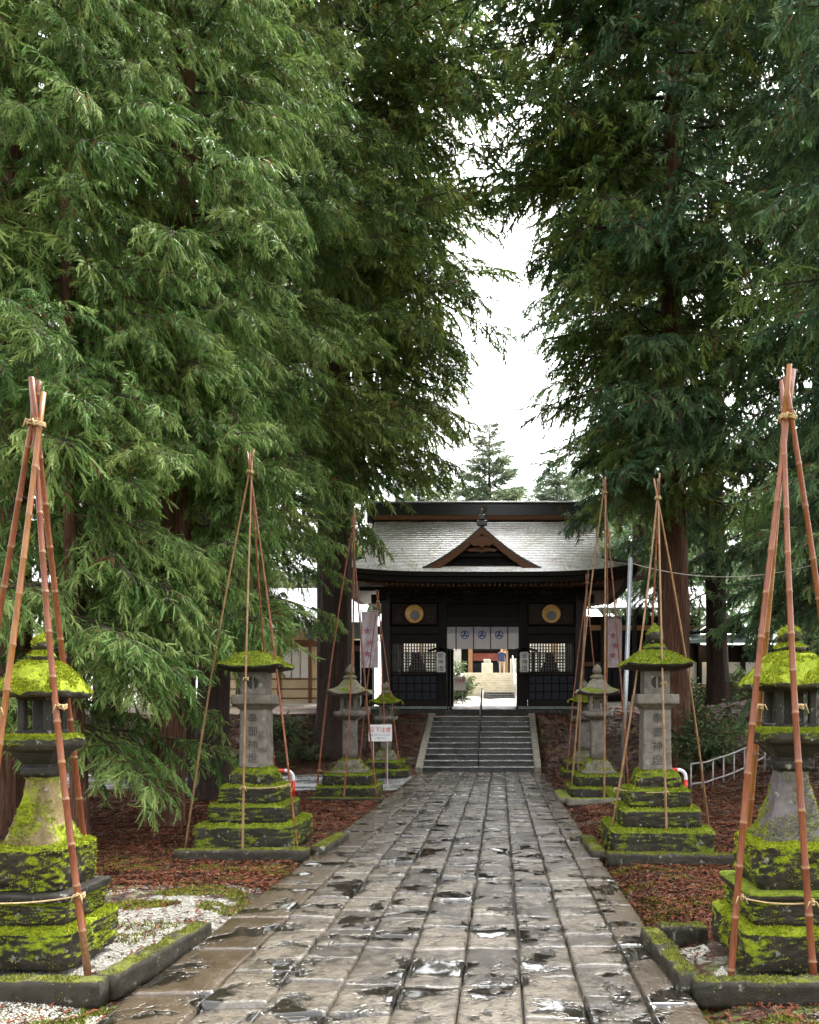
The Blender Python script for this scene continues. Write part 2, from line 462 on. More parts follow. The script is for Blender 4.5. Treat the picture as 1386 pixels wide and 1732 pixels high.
def paving_stone(x0, x1, y0, y1, rng, amp=.009, n=(7, 9), g=.004, tilt=.01, hz=.006, th=.09):
    """one slab with worn uneven top and rounded edges"""
    b = MB(); nx, ny = n
    gx0 = x0+g*rng.uniform(.4, 3.2); gx1 = x1-g*rng.uniform(.4, 3.2); gy0 = y0+g*rng.uniform(.3, 1.8); gy1 = y1-g*rng.uniform(.3, 1.8)
    cx, cy_ = (gx0+gx1)/2, (gy0+gy1)/2
    tx, ty = rng.uniform(-tilt, tilt), rng.uniform(-tilt, tilt)*1.3; zz = .03+rng.uniform(-hz, hz)+(rng.choice((-.022, .018)) if hz > .004 and rng.random() < .10 else 0)
    sx, sy = gx1-gx0, gy1-gy0; sd = rng.uniform(0, 99)
    def top(u, v):
        x = gx0+u*sx; y = gy0+v*sy
        e = min(u*sx, (1-u)*sx, v*sy, (1-v)*sy)
        z = zz+tx*(x-cx)/.35+ty*(y-cy_)/.5+amp*nz(x*5, y*5, sd)+amp*.6*nz(x*14, y*14, sd)
        z -= .007*math.exp(-e/.007)*(.3+2.0*abs(nz(x*5, y*5, sd+3)))
        w = .006*nz(x*9, y*9, sd+7)
        if u in (0, 1): x += w
        if v in (0, 1): y += w
        return (x-cx, y-cy_, z)
    def grid(k):
        m = [0, .05]+[lerp(.05, .95, i/(k-3)) for i in range(1, k-3)]+[.95, 1]
        return m
    us, vs_ = grid(nx), grid(ny)
    nx, ny = len(us), len(vs_)
    vs = [top(u, v) for v in vs_ for u in us]
    fs = [(j*nx+i, j*nx+i+1, (j+1)*nx+i+1, (j+1)*nx+i) for j in range(ny-1) for i in range(nx-1)]
    per = [i for i in range(nx)]+[j*nx+nx-1 for j in range(1, ny)]+[(ny-1)*nx+i for i in range(nx-2, -1, -1)]+[j*nx for j in range(ny-2, 0, -1)]
    o = len(vs); vs += [(vs[i][0], vs[i][1], zz-th) for i in per]
    np_ = len(per)
    fs += [(per[(k+1) % np_], per[k], o+k, o+(k+1) % np_) for k in range(np_)]
    b.add(vs, fs)
    return b, (cx, cy_, 0)
def build_path():
    rng = random.Random(5)
    root = bpy.data.objects.new('stone_path', None); COL.objects.link(root); root['kind'] = 'structure'
    bed = MB().box(-2.05, 1.07, 3.0, 20.9, -.12, -.045)
    tb = m_simple('dark_joint_soil', (.012, .010, .008), .5, .3, 30)
    bed.obj('bed', tb, root)
    count = 0
    for c in range(7):
        y = 3.45+rng.uniform(0, .3)
        while y < 20.85 and count < 299:
            L = rng.choice([.28, .34, .42, .5, .60, .76])*rng.uniform(.9, 1.12)
            if y > 12: L *= 1.12
            if y+L > 20.6: L = 20.88-y
            near = y < 9
            b, loc = paving_stone(PX[c], PX[c+1], y, y+L, rng, n=(10, 12) if near else (7, 8), hz=.007 if y < 14 else .005)
            b.obj('paving_stone', M['paving'], root, smooth=True, loc=loc, fix=False)
            count += 1; y += L
            if L < .05: break
    bd = bpy.data.objects.new('path_border', None); COL.objects.link(bd); bd['kind'] = 'structure'
    for (x0, x1) in ((-2.04, -1.60), (.79, 1.06)):
        y = 3.3
        while y < 20.8:
            L = rng.uniform(.8, 1.3)
            if y+L > 20.4: L = 20.88-y
            b, loc = paving_stone(x0, x1, y, y+L, rng, amp=.004, n=(8, 12), g=.003, tilt=.003, hz=.002)
            b.obj('border_stone', M['border'], bd, smooth=True, loc=loc, fix=False)
            y += L
build_path()

# ------------------------------------------------------------------ square lofts (stone lantern pieces)
def sq_loft(b, prof, n=10, sub=1, amp=.0, freq=9, seed=0, lift=0.0, lift_p=3.0, exp=7.0, cx=0, cy_=0, z0=0, mi=0, asp=1.0, maxw=None, cap=True):
    """rings of rounded squares through (half width, z); lift raises the corners"""
    P = []
    for i in range(len(prof)-1):
        for k in range(sub):
            t = k/sub; P.append((lerp(prof[i][0], prof[i+1][0], t), lerp(prof[i][1], prof[i+1][1], t)))
    P.append(prof[-1])
    mw = maxw or max(p[0] for p in P); N = 4*n; vs = []
    for (w, z) in P:
        for k in range(N):
            side, u = divmod(k, n); u = -1+2*u/n
            x, y = ((u, -1), (1, u), (-u, 1), (-1, -u))[side]
            q = (abs(x)**exp+abs(y)**exp)**(1/exp)
            x, y = x/q, y/q
            cr = min(abs(x), abs(y))
            X, Y, Z = x*w, y*w*asp, z+lift*(cr**lift_p)*(w/mw)**2
            if amp:
                d = amp*(nz(X*freq+seed, Y*freq, Z*freq)+.6*nz(X*freq*3+seed, Y*freq*3, Z*freq*3)+.5*nz(X*freq*8+seed, Y*freq*8, Z*freq*8))
                X += d*x; Y += d*y; Z += amp*.8*nz(X*freq, Y*freq+seed, Z*freq+5)
            vs.append((X+cx, Y+cy_, Z+z0))
    fs = []
    for i in range(len(P)-1):
        for k in range(N):
            k2 = (k+1) % N; fs.append((i*N+k, i*N+k2, (i+1)*N+k2, (i+1)*N+k))
    if cap:
        fs.append(tuple(range(N-1, -1, -1)))
        # top cap as rings fan
        m = len(vs); last = (len(P)-1)*N
        cxx = sum(v[0] for v in vs[last:last+N])/N; cyy = sum(v[1] for v in vs[last:last+N])/N; czz = sum(v[2] for v in vs[last:last+N])/N
        vs.append((cxx, cyy, czz))
        fs += [(last+k, last+(k+1) % N, m) for k in range(N)]
    b.add(vs, fs, mi); return b
def block_prof(w, z0, z1, r=.02, top_in=.0, rings=5):
    p = [(w-r*.5, z0)]
    for i in range(1, rings): p.append((w-top_in*i/rings, lerp(z0, z1-r, i/rings)))
    p += [(w-top_in, z1-r), (w-top_in-r*.4, z1-r*.3), (w-top_in-r*1.2, z1), (w*.75-top_in, z1+.002), (w*.4, z1+.003)]
    return p
def moss_tufts(parent, src, count, seed, mat, thr=.1, size=.014, zbias=.05, scale=1.0):
    """short tufts growing out of the upper faces of the given pieces"""
    rng = random.Random(seed); tris = []
    for o in src:
        me = o.data
        for p in me.polygons:
            if p.normal.z < zbias-.35: continue
            tris.append((p.area*(.35+max(0, p.normal.z)), o, p.index))
    if not tris: return
    tot = sum(t[0] for t in tris); b = MB()
    for (a, o, pi) in tris:
        k = count*a/tot; k = int(k)+(rng.random() < k-int(k))
        if not k: continue
        me = o.data; p = me.polygons[pi]; vs = [o.matrix_basis @ me.vertices[i].co for i in p.vertices]
        for _ in range(k):
            i = rng.randrange(1, len(vs)-1); u, v = rng.random(), rng.random()
            if u+v > 1: u, v = 1-u, 1-v
            q = vs[0]+(vs[i]-vs[0])*u+(vs[i+1]-vs[0])*v
            if nz(q.x*6+seed, q.y*6, q.z*6)+.5*nz(q.x*17, q.y*17, q.z*17+seed)+p.normal.z*.50 < thr: continue
            d = (p.normal+Vector((rng.uniform(-.7, .7), rng.uniform(-.7, .7), rng.uniform(-.2, .6)))).normalized()
            s_ = d.cross(Vector((rng.uniform(-1, 1), rng.uniform(-1, 1), rng.uniform(-1, 1)))).normalized()*size*.35
            L = size*rng.uniform(.5, 1.4)
            o_ = len(b.v); b.v += [tuple(q-s_), tuple(q+s_), tuple(q+d*L)]; b.f.append((o_, o_+1, o_+2)); b.m.append(0)
    if b.f: b.obj('moss', mat, parent, kind='stuff', fix=False)

TXT = {}
def text_mesh(s_, size=1.0, extrude=0.0):
    key = (s_, size, extrude)
    if key in TXT: return TXT[key]
    cu = bpy.data.curves.new('lettering', 'FONT'); cu.body = s_; cu.size = size; cu.align_x = 'CENTER'; cu.align_y = 'CENTER'
    cu.extrude = extrude; cu.resolution_u = 2; cu.space_line = 1.0
    o = bpy.data.objects.new('lettering', cu); COL.objects.link(o)
    dg = bpy.context.evaluated_depsgraph_get()
    me = bpy.data.meshes.new_from_object(o.evaluated_get(dg))
    bpy.data.objects.remove(o); bpy.data.curves.remove(cu)
    TXT[key] = me
    return me
def put_text(s_, size, loc, parent, mat, extrude=.002, name='lettering', sx=1.0, sy=1.0):
    me = text_mesh(s_, size, extrude).copy(); me.materials.clear(); me.materials.append(mat)
    o = link(name, me, parent, loc); o.rotation_euler = (PI/2, 0, 0); o.scale = (sx, sy, 1)
    return o

def finial(b, z, ring_w, ring_h, jew_w, jew_h, seed, amp=.006):
    b2 = [(ring_w*.6, z), (ring_w, z+ring_h*.3), (ring_w*1.05, z+ring_h*.6), (ring_w*.7, z+ring_h)]
    b.lathe([(r*(1+.0), h) for r, h in b2], 20)
    zz = z+ring_h-.004
    b.lathe([(jew_w*.6, zz), (jew_w*.95, zz+jew_h*.22), (jew_w, zz+jew_h*.45), (jew_w*.8, zz+jew_h*.68), (jew_w*.42, zz+jew_h*.86), (jew_w*.1, zz+jew_h)], 20)
    v = b.v
    for i, p in enumerate(v):
        d = amp*nz(p[0]*20+seed, p[1]*20, p[2]*20); r = math.hypot(p[0], p[1]) or 1
        v[i] = (p[0]*(1+d/r), p[1]*(1+d/r), p[2]+d)

def kerb_plot(name, label, corners, w, h, seed, mat, z0=0.0, cat='stone kerb'):
    """low stone kerb round a plot, one object per kerb stone"""
    root = thing(name, label, cat, (0, 0, z0))
    rng = random.Random(seed); made = []
    for (a, c) in corners:
        a, c = Vector((*a, 0)), Vector((*c, 0)); L = (c-a).length; d = (c-a)/L; n = max(1, round(L/1.25)); ang = math.atan2(d.y, d.x)
        for i in range(n):
            l = L/n; mid = a+d*(i+.5)*l
            b = MB(); nx = 26
            # loft along length
            rs = []
            N = 24
            for k in range(nx+1):
                t = -l/2+.004+(l-.008)*k/nx
                for q in range(N):
                    an = 2*PI*q/N; ex = 14
                    cx_, cz = math.cos(an), math.sin(an); qn = (abs(cx_)**ex+abs(cz)**ex)**(1/ex)
                    e = 1-(.06 if k in (0, nx) else 0)
                    y, z = cx_/qn*w/2*e, cz/qn*h/2*e
                    dd = .014*nz(t*7+seed+i, y*9+mid.x, z*9+mid.y)+.009*nz(t*26+seed+i, y*24+mid.x, z*24+mid.y)
                    rs.append((t, y+dd*cx_, z+dd*cz+(h/2-.03)))
            fs = [(k*N+q, k*N+(q+1) % N, (k+1)*N+(q+1) % N, (k+1)*N+q) for k in range(nx) for q in range(N)]
            fs += [tuple(range(N-1, -1, -1)), tuple(nx*N+q for q in range(N))]
            b.add(rs, fs)
            o = b.obj('kerb_stone', mat, root, smooth=True, loc=(mid.x, mid.y, rng.uniform(-.008, .008)))
            o.rotation_euler = (0, 0, ang+rng.uniform(-.01, .01)); made.append(o)
    if mat == MK: moss_tufts(root, made, 7000, seed, M['tuft_k'], .34, .012)
    return root

LN = 'stone lanterns lining the path'
def lantern_a(label, x, y, seed, ws=1.0, zs=1.0, rz=0.0, shaft='stone_pillar_y'):
    """squat old lantern on stepped blocks with a flared shaft"""
    z0 = gz(x, y)
    t = thing('stone_lantern', label, 'stone lantern', (x, y, .10), rz, LN)
    mh, n = M['moss_heavy'], 30
    k = lambda lst: [(w*ws, z*zs-.10) for w, z in lst]
    P = []
    def piece(nm, prof, mat, **kw):
        b = MB(); a = dict(n=n, sub=5, amp=.011, freq=9, seed=seed, exp=22); a.update(kw)
        sq_loft(b, k(prof), **a); o = b.obj(nm, mat, t, smooth=True); P.append(o); return o
    piece('base_block', block_prof(.38, .06, .30, .03), mh)
    piece('base_block', block_prof(.31, .30, .45, .02), mh)
    piece('base_slab', block_prof(.345, .45, .50, .015, rings=2), M['stone_dark'] if seed % 2 else M['moss_mid'], amp=.005)
    piece('base_block', block_prof(.265, .50, .77, .025), mh, amp=.014)
    piece('shaft', [(.205, .77), (.20, .79), (.175, .84), (.14, .93), (.112, 1.02), (.095, 1.10), (.088, 1.17), (.085, 1.19)], M[shaft], amp=.012, exp=6, sub=3)
    piece('neck', [(.088, 1.18), (.11, 1.20), (.112, 1.24), (.09, 1.26), (.125, 1.30), (.15, 1.335)], M['stone_dark'], amp=.004)
    piece('platform', [(.15, 1.335), (.20, 1.36), (.208, 1.38), (.206, 1.42), (.19, 1.44), (.13, 1.445)], M['moss_mid'], amp=.006)
    # firebox: four corner posts, lintel and sill round an open chamber
    b = MB(); q = .118*ws
    z1, z2 = 1.445*zs-.1, 1.70*zs-.1
    for sx in (-1, 1):
        for sy in (-1, 1):
            b.box(sx*q-.022*(1+sx), sx*q+.022*(1-sx), sy*q-.022*(1+sy), sy*q+.022*(1-sy), z1, z2, bev=.006)
    b.box(-q-.01, q+.01, -q-.01, q+.01, z1-.004, z1+.028, bev=.006); b.box(-q-.006, q+.006, -q-.006, q+.006, z2-.035, z2+.004, bev=.006)
    b.box(-q*.72, q*.72, q*.5, q*.62, z1, z2)
    b.obj('firebox', M['stone_dark'], t)
    piece('roof', [(.12, 1.69), (.245, 1.675), (.262, 1.685), (.265, 1.71), (.25, 1.735), (.215, 1.775), (.18, 1.82), (.15, 1.86), (.125, 1.885), (.095, 1.90), (.05, 1.905)], mh, amp=.012, lift=.018, lift_p=4, exp=5, sub=3)
    b = MB(); finial(b, 1.895*zs-.1, .088*ws, .075, .072*ws, .12, seed, .008); P.append(b.obj('jewel', mh, t, smooth=True))
    moss_tufts(t, [p for p in P if p.name.split('.')[0] in ('base_block', 'roof', 'jewel', 'platform', 'shaft')], 60000, seed, M['tuft_y'], .10, .012)
    return t
def lantern_b(label, x, y, seed, jewel=True, rz=0.0, zs=1.0):
    """tall square pillar lantern on three mossy steps"""
    t = thing('stone_lantern', label, 'stone lantern', (x, y, .08), rz, LN)
    P = []
    def piece(nm, prof, mat, **kw):
        b = MB(); a = dict(n=20, sub=4, amp=.012, freq=8, seed=seed, exp=22); a.update(kw)
        sq_loft(b, [(w, z*zs-.08) for w, z in prof], **a); o = b.obj(nm, mat, t, smooth=True); P.append(o); return o
    mm = M['moss_mid']
    piece('base_step', block_prof(.55, .02, .32, .03), mm)
    piece('base_step', block_prof(.43, .32, .53, .025), mm)
    piece('base_step', block_prof(.34, .53, .735, .025), mm)
    piece('foot_stone', [(.235, .735), (.24, .80), (.235, .85), (.21, .90), (.175, .93), (.12, .94)], mm, amp=.02)
    piece('pillar', [(.165, .93), (.158, 1.0), (.155, 1.3), (.152, 1.61), (.13, 1.62)], M['stone_grey'], amp=.003, freq=14)
    piece('platform', [(.15, 1.60), (.20, 1.65), (.232, 1.67), (.235, 1.72), (.23, 1.775), (.14, 1.78)], M['stone_grey'], amp=.003)
    # firebox with a round window
    b = MB(); q = .142; zb, zt = 1.78*zs-.08, 2.04*zs-.08; zc = (zb+zt)/2
    b.box(-q, q, -q+.05, q, zb, zt, bev=.006)
    ring = []; N = 24; vs = []; fs = []
    for i in range(N):
        a = 2*PI*i/N; c_, s_ = math.cos(a), math.sin(a); m = max(abs(c_), abs(s_))
        vs += [(.07*c_, -q, zc+.07*s_), (q*c_/m, -q, zc+(zt-zb)/2*s_/m), (.07*c_, -q+.049, zc+.07*s_), (q*c_/m, -q+.049, zc+(zt-zb)/2*s_/m)]
    for i in range(N):
        j = (i+1) % N; fs += [(4*i, 4*i+1, 4*j+1, 4*j), (4*i, 4*j, 4*j+2, 4*i+2), (4*i+1, 4*i+3, 4*j+3, 4*j+1)]
    b.add(vs, fs)
    fb = b.obj('firebox', M['stone_grey'], t)
    w = MB().box(-.075, .075, -q+.035, -q+.0485, zc-.075, zc+.075).box(-.012, .012, -q+.012, -q+.03, zc-.07, zc+.07, mi=1)
    w.obj('window', [M['black_ink'], M['stone_grey']], fb)
    mat = mm
    piece('roof', [(.14, 2.035), (.30, 2.055), (.375, 2.075), (.385, 2.10), (.36, 2.125), (.31, 2.15), (.26, 2.19), (.20, 2.235), (.14, 2.26), (.07, 2.27)], mat, amp=.014, lift=.045, lift_p=4, exp=5.5, sub=3)
    if jewel:
        b = MB(); finial(b, 2.25*zs-.08, .13, .09, .10, .24, seed, .01); P.append(b.obj('jewel', mm, t, smooth=True))
    for i, ch in enumerate('奉御神燈'):
        put_text(ch, .12, (0, -.159, (1.50-.155*i)*zs-.08), t, M['engraved'], .001)
    moss_tufts(t, [p for p in P if p.name.split('.')[0] in ('base_step', 'foot_stone', 'roof', 'jewel')], 36000, seed, M['tuft_g'], .12, .014)
    moss_tufts(t, [p for p in P if p.name.split('.')[0] in ('base_step', 'foot_stone', 'roof')], 9000, seed+3, M['tuft_y'], .32, .022)
    return t
def lantern_c(label, x, y, seed, rz=0.0, zs=1.0, mossy_roof=False):
    """slender lantern with a sweeping pagoda roof"""
    t = thing('stone_lantern', label, 'stone lantern', (x, y, .03), rz, LN)
    P = []
    def piece(nm, prof, mat, **kw):
        b = MB(); a = dict(n=9, sub=2, amp=.008, freq=7, seed=seed, exp=20); a.update(kw)
        sq_loft(b, [(w, z*zs-.03) for w, z in prof], **a); o = b.obj(nm, mat, t, smooth=True); P.append(o); return o
    mm, g = M['moss_mid'], M['stone_grey']
    piece('base_step', block_prof(.54, 0, .23, .03), mm)
    piece('base_step', block_prof(.44, .23, .44, .03), mm)
    piece('foot_stone', [(.31, .44), (.31, .50), (.24, .56), (.23, .60), (.17, .68), (.145, .70)], M['moss_light'])
    piece('pillar', [(.128, .69), (.122, 1.0), (.12, 1.42), (.10, 1.43)], g, amp=.003)
    piece('platform', [(.12, 1.41), (.20, 1.46), (.265, 1.49), (.268, 1.57), (.16, 1.585)], g, amp=.003)
    b = MB(); q = .15
    for sx in (-1, 1):
        for sy in (-1, 1): b.box(sx*q-.025*(1+sx), sx*q+.025*(1-sx), sy*q-.025*(1+sy), sy*q+.025*(1-sy), 1.58*zs-.03, 1.87*zs-.03)
    b.box(-q-.012, q+.012, -q-.012, q+.012, 1.575*zs-.03, 1.62*zs-.03).box(-q-.012, q+.012, -q-.012, q+.012, 1.83*zs-.03, 1.875*zs-.03).box(-.06, .06, .0, .1, 1.6*zs-.03, 1.85*zs-.03)
    b.obj('firebox', g, t)
    piece('roof', [(.14, 1.87), (.33, 1.875), (.385, 1.885), (.39, 1.91), (.31, 1.95), (.235, 2.0), (.17, 2.07), (.12, 2.14), (.09, 2.17)], mm if mossy_roof else M['moss_light'], amp=.004, lift=.10, lift_p=3.5, exp=6, sub=2)
    b = MB(); finial(b, 2.15*zs-.03, .12, .10, .085, .20, seed, .006); P.append(b.obj('jewel', M['moss_light'], t, smooth=True))
    moss_tufts(t, [p for p in P if p.name.split('.')[0] in ('base_step', 'foot_stone')], 5000, seed, M['tuft_g'], .15, .03)
    if mossy_roof: moss_tufts(t, [p for p in P if p.name.split('.')[0] == 'roof'], 4000, seed, M['tuft_y'], .1, .03)
    return t

lantern_a('squat moss-covered stone lantern nearest on the left, standing in white grit', -2.88, 5.16, 3, .87)
lantern_a('squat moss-covered stone lantern with flared shaft, nearest on the right, above a weedy kerbed plot', 1.84, 5.20, 8, 1.06, 1.03, shaft='shaft_grey')
lantern_b('tall pillar lantern with mossy cap roof but no jewel, left of the path', -2.86, 9.62, 5, False)
lantern_b('tall pillar lantern topped by a mossy onion jewel, right of the path', 1.75, 9.25, 11, True, 0, 1.0)
lantern_c('slim grey lantern with sweeping upturned roof left of the path by the side road', -2.78, 15.2, 21)
lantern_c('slim grey lantern with sweeping upturned roof standing right of the path', 1.78, 15.0, 22)
lantern_c('small mossy-roofed lantern behind the caution sign at the foot of the left bank', -2.72, 19.6, 23, .1, .92, True)
lantern_c('half hidden lantern with bright yellow-green moss roof, right of the path nearest the stairs', 1.98, 19.2, 24, 0, .93, True)

MK = m_stone('mossy_kerb_stone', (.034, .030, .022), (.13, .145, .02), .12, .42, 6.0)
kerb_plot('plot_kerb', 'low mossy stone kerb round the nearest left lantern, its corner pointing at the path', [((-4.6, 4.55), (-2.17, 4.50)), ((-2.205, 4.57), (-2.08, 5.75))], .13, .15, 1, MK)
kerb_plot('plot_kerb', 'low mossy stone kerb round the nearest right lantern', [((1.06, 4.50), (3.4, 4.45)), ((1.06, 4.57), (1.02, 5.58)), ((1.09, 5.63), (1.42, 5.66))], .13, .15, 2, MK)
kerb_plot('plot_kerb', 'mossy kerb in front of the tall lantern without a jewel on the left', [((-3.45, 8.72), (-2.05, 8.80)), ((-1.98, 8.9), (-1.90, 9.9))], .16, .15, 3, MK)
kerb_plot('plot_kerb', 'mossy kerb in front of the onion-jewelled lantern on the right', [((1.12, 8.60), (2.55, 8.48)), ((1.05, 8.7), (1.03, 9.8))], .16, .14, 4, MK)
kerb_plot('plot_kerb', 'thin worn kerb beneath the slim lantern by the side road', [((-3.4, 14.45), (-2.08, 14.45))], .2, .08, 5, MK)
kerb_plot('plot_kerb', 'flat stone kerb beneath the slim lantern right of the path', [((1.12, 13.9), (2.5, 13.95)), ((1.12, 14.1), (1.12, 15.4))], .22, .13, 6, M['moss_light'])

# ------------------------------------------------------------------ bamboo frames
def bamboo_pole(parent, a, c, r0, r1, mat, rng, name='bamboo_pole'):
    a, c = Vector(a), Vector(c); L = (c-a).length; d = (c-a)/L
    b = MB(); pts = []; rs = []; z = -rng.uniform(0, .2); nodes = []
    bow = Vector((rng.uniform(-1, 1), rng.uniform(-1, 1), 0))*.013*L
    while z < L:
        nodes.append(z); z += rng.uniform(.22, .34)*(1 if r0 > .014 else .9)
    P = [0.0]
    for q in nodes:
        if 0.02 < q < L-.02: P += [q-.012, q-.004, q, q+.006, q+.014]
    P.append(L)
    P = sorted(set(P))
    for q in P:
        t = q/L; r = lerp(r0, r1, t); base = a+d*q+bow*math.sin(PI*t)
        hit = [abs(q-x) for x in nodes]
        m = min(hit) if hit else 1
        rr = r*(1.17 if m < .0045 else 1.05 if m < .007 else .97 if m < .013 else 1.0)
        pts.append(base); rs.append(rr)
    b.tube(pts, rs, 10)
    for i in range(len(b.f)-2):
        ring = i//10
        if ring+1 < len(rs) and (rs[ring] > lerp(r0, r1, P[ring]/L)*1.03): b.m[i] = 1
    return b.obj(name, [mat, M['bamboo_n']], parent, smooth=True)
def knot(parent, p, r, rng, tails=True, name='rope_tie'):
    b = MB(); p = Vector(p)
    for k in range(3):
        zz = (k-1)*.009
        pts = [(p.x+r*1.12*math.cos(t), p.y+r*1.12*math.sin(t), p.z+zz+.004*math.sin(t*2)) for t in [2*PI*i/14 for i in range(15)]]
        b.tube(pts, .0055, 6)
    if tails:
        for s_ in (-1, 1):
            b.tube([(p.x, p.y-r*1.2, p.z), (p.x+s_*.02, p.y-r*1.2-.02, p.z+.012), (p.x+s_*.035, p.y-r*1.2-.025, p.z-.02-.02*rng.random())], .0045, 5)
    return b.obj(name, M['rope'], parent, smooth=True)
def rope(parent, pts, r=.0055, sag=.02, name='rope'):
    b = MB(); out = []
    for i in range(len(pts)-1):
        a, c = Vector(pts[i]), Vector(pts[i+1])
        for k in range(8):
            t = k/8; p = a.lerp(c, t); p.z -= sag*4*t*(1-t); out.append(p)
    out.append(Vector(pts[-1])); b.tube(out, r, 6)
    return b.obj(name, M['rope'], parent, smooth=True)
def bamboo_frame(label, apex, feet, r, mats, seed, tie_z=None, over=.25, ropes=()):
    rng = random.Random(seed)
    cx = sum(f[0] for f in feet)/len(feet); cy_ = sum(f[1] for f in feet)/len(feet)
    z0 = 0
    t = thing('bamboo_frame', label, 'bamboo frame', (cx, cy_, z0), 0, 'bamboo frames tied over the stone lanterns')
    A = Vector(apex)-Vector((cx, cy_, z0))
    polesL = []
    for i, f in enumerate(feet):
        F = Vector((f[0]-cx, f[1]-cy_, gz(f[0], f[1])-.05))
        an = 2*PI*i/len(feet)+.6
        off = Vector((math.cos(an), math.sin(an), 0))*r*1.1
        d = (A-F).normalized()
        top = A+off+d*over*rng.uniform(.7, 1.2)
        bamboo_pole(t, F, top, r*1.08, r*.8, mats[i % len(mats)], rng)
        polesL.append((F, A+off))
    knot(t, A+Vector((0, 0, -.02)), r*2.3, rng)
    def on(i, z):
        F, B = polesL[i]; k = (z-F.z)/(B.z-F.z); return F.lerp(B, k)
    for (z, idx) in ropes:
        for i in idx: knot(t, on(i, z), r, rng)
        P = [on(i, z)+Vector((0, -r, 0)) for i in idx]
        if len(P) > 1: rope(t, P)
    return t
A_, B_, C_ = M['bamboo_a'], M['bamboo_b'], M['bamboo_c']
bamboo_frame('thick orange bamboo tripod lashed over the nearest left lantern', (-2.86, 5.05, 3.38), [(-3.02, 4.62), (-2.42, 4.83), (-3.66, 5.35), (-2.93, 5.95)], .0195, [A_, B_, B_, B_], 1,
             ropes=[(.5, (0, 1)), (1.6, (0,)), (1.62, (1,))])
bamboo_frame('thick red bamboo tripod lashed over the nearest right lantern, longest poles', (1.77, 5.05, 3.42), [(1.34, 4.78), (1.78, 4.62), (1.74, 6.0), (2.40, 5.5)], .0195, [B_, B_, A_, B_], 2,
             ropes=[(.5, (0, 1)), (1.62, (1,)), (1.62, (0,))])
bamboo_frame('thin tan bamboo frame over the tall left lantern that has no jewel', (-2.86, 9.4, 4.35), [(-2.80, 8.9), (-3.62, 9.4), (-2.28, 9.25), (-2.8, 10.5)], .0125, [C_, C_, B_, B_], 3, ropes=[(.75, (0, 2)), (1.95, (0,))])
bamboo_frame('thin tan bamboo frame over the onion-jewelled lantern on the right', (1.77, 9.2, 4.0), [(1.78, 8.7), (1.18, 9.1), (2.55, 9.9), (1.70, 10.1)], .0125, [C_, C_, C_, B_], 4, ropes=[(.72, (0, 1)), (1.9, (0,))])
bamboo_frame('bamboo frame over the slim lantern by the side road', (-2.70, 15.1, 5.0), [(-2.76, 14.45), (-3.35, 14.9), (-2.22, 14.8), (-2.8, 15.9)], .016, [B_, B_, B_, C_], 5, ropes=[(.5, (0, 1, 2)[:2]), (2.0, (0,))])
bamboo_frame('crossed bamboo frame over the slim lantern right of the path', (1.92, 15.0, 5.6), [(1.82, 14.3), (1.28, 14.8), (2.35, 14.9), (2.0, 15.9)], .017, [C_, C_, B_, B_], 6, ropes=[(2.0, (0,))])
bamboo_frame('slender dark bamboo frame over the small lantern at the foot of the left bank', (-2.9, 19.5, 4.2), [(-2.62, 18.9), (-3.35, 19.4), (-2.32, 19.3), (-2.9, 20.2)], .015, [B_, B_, B_, B_], 7)
bamboo_frame('slender dark bamboo frame over the yellow-mossed lantern nearest the stairs', (2.05, 19.2, 4.6), [(1.52, 18.7), (1.75, 18.4), (2.55, 19.1), (2.0, 20.0)], .017, [B_, C_, B_, B_], 8)

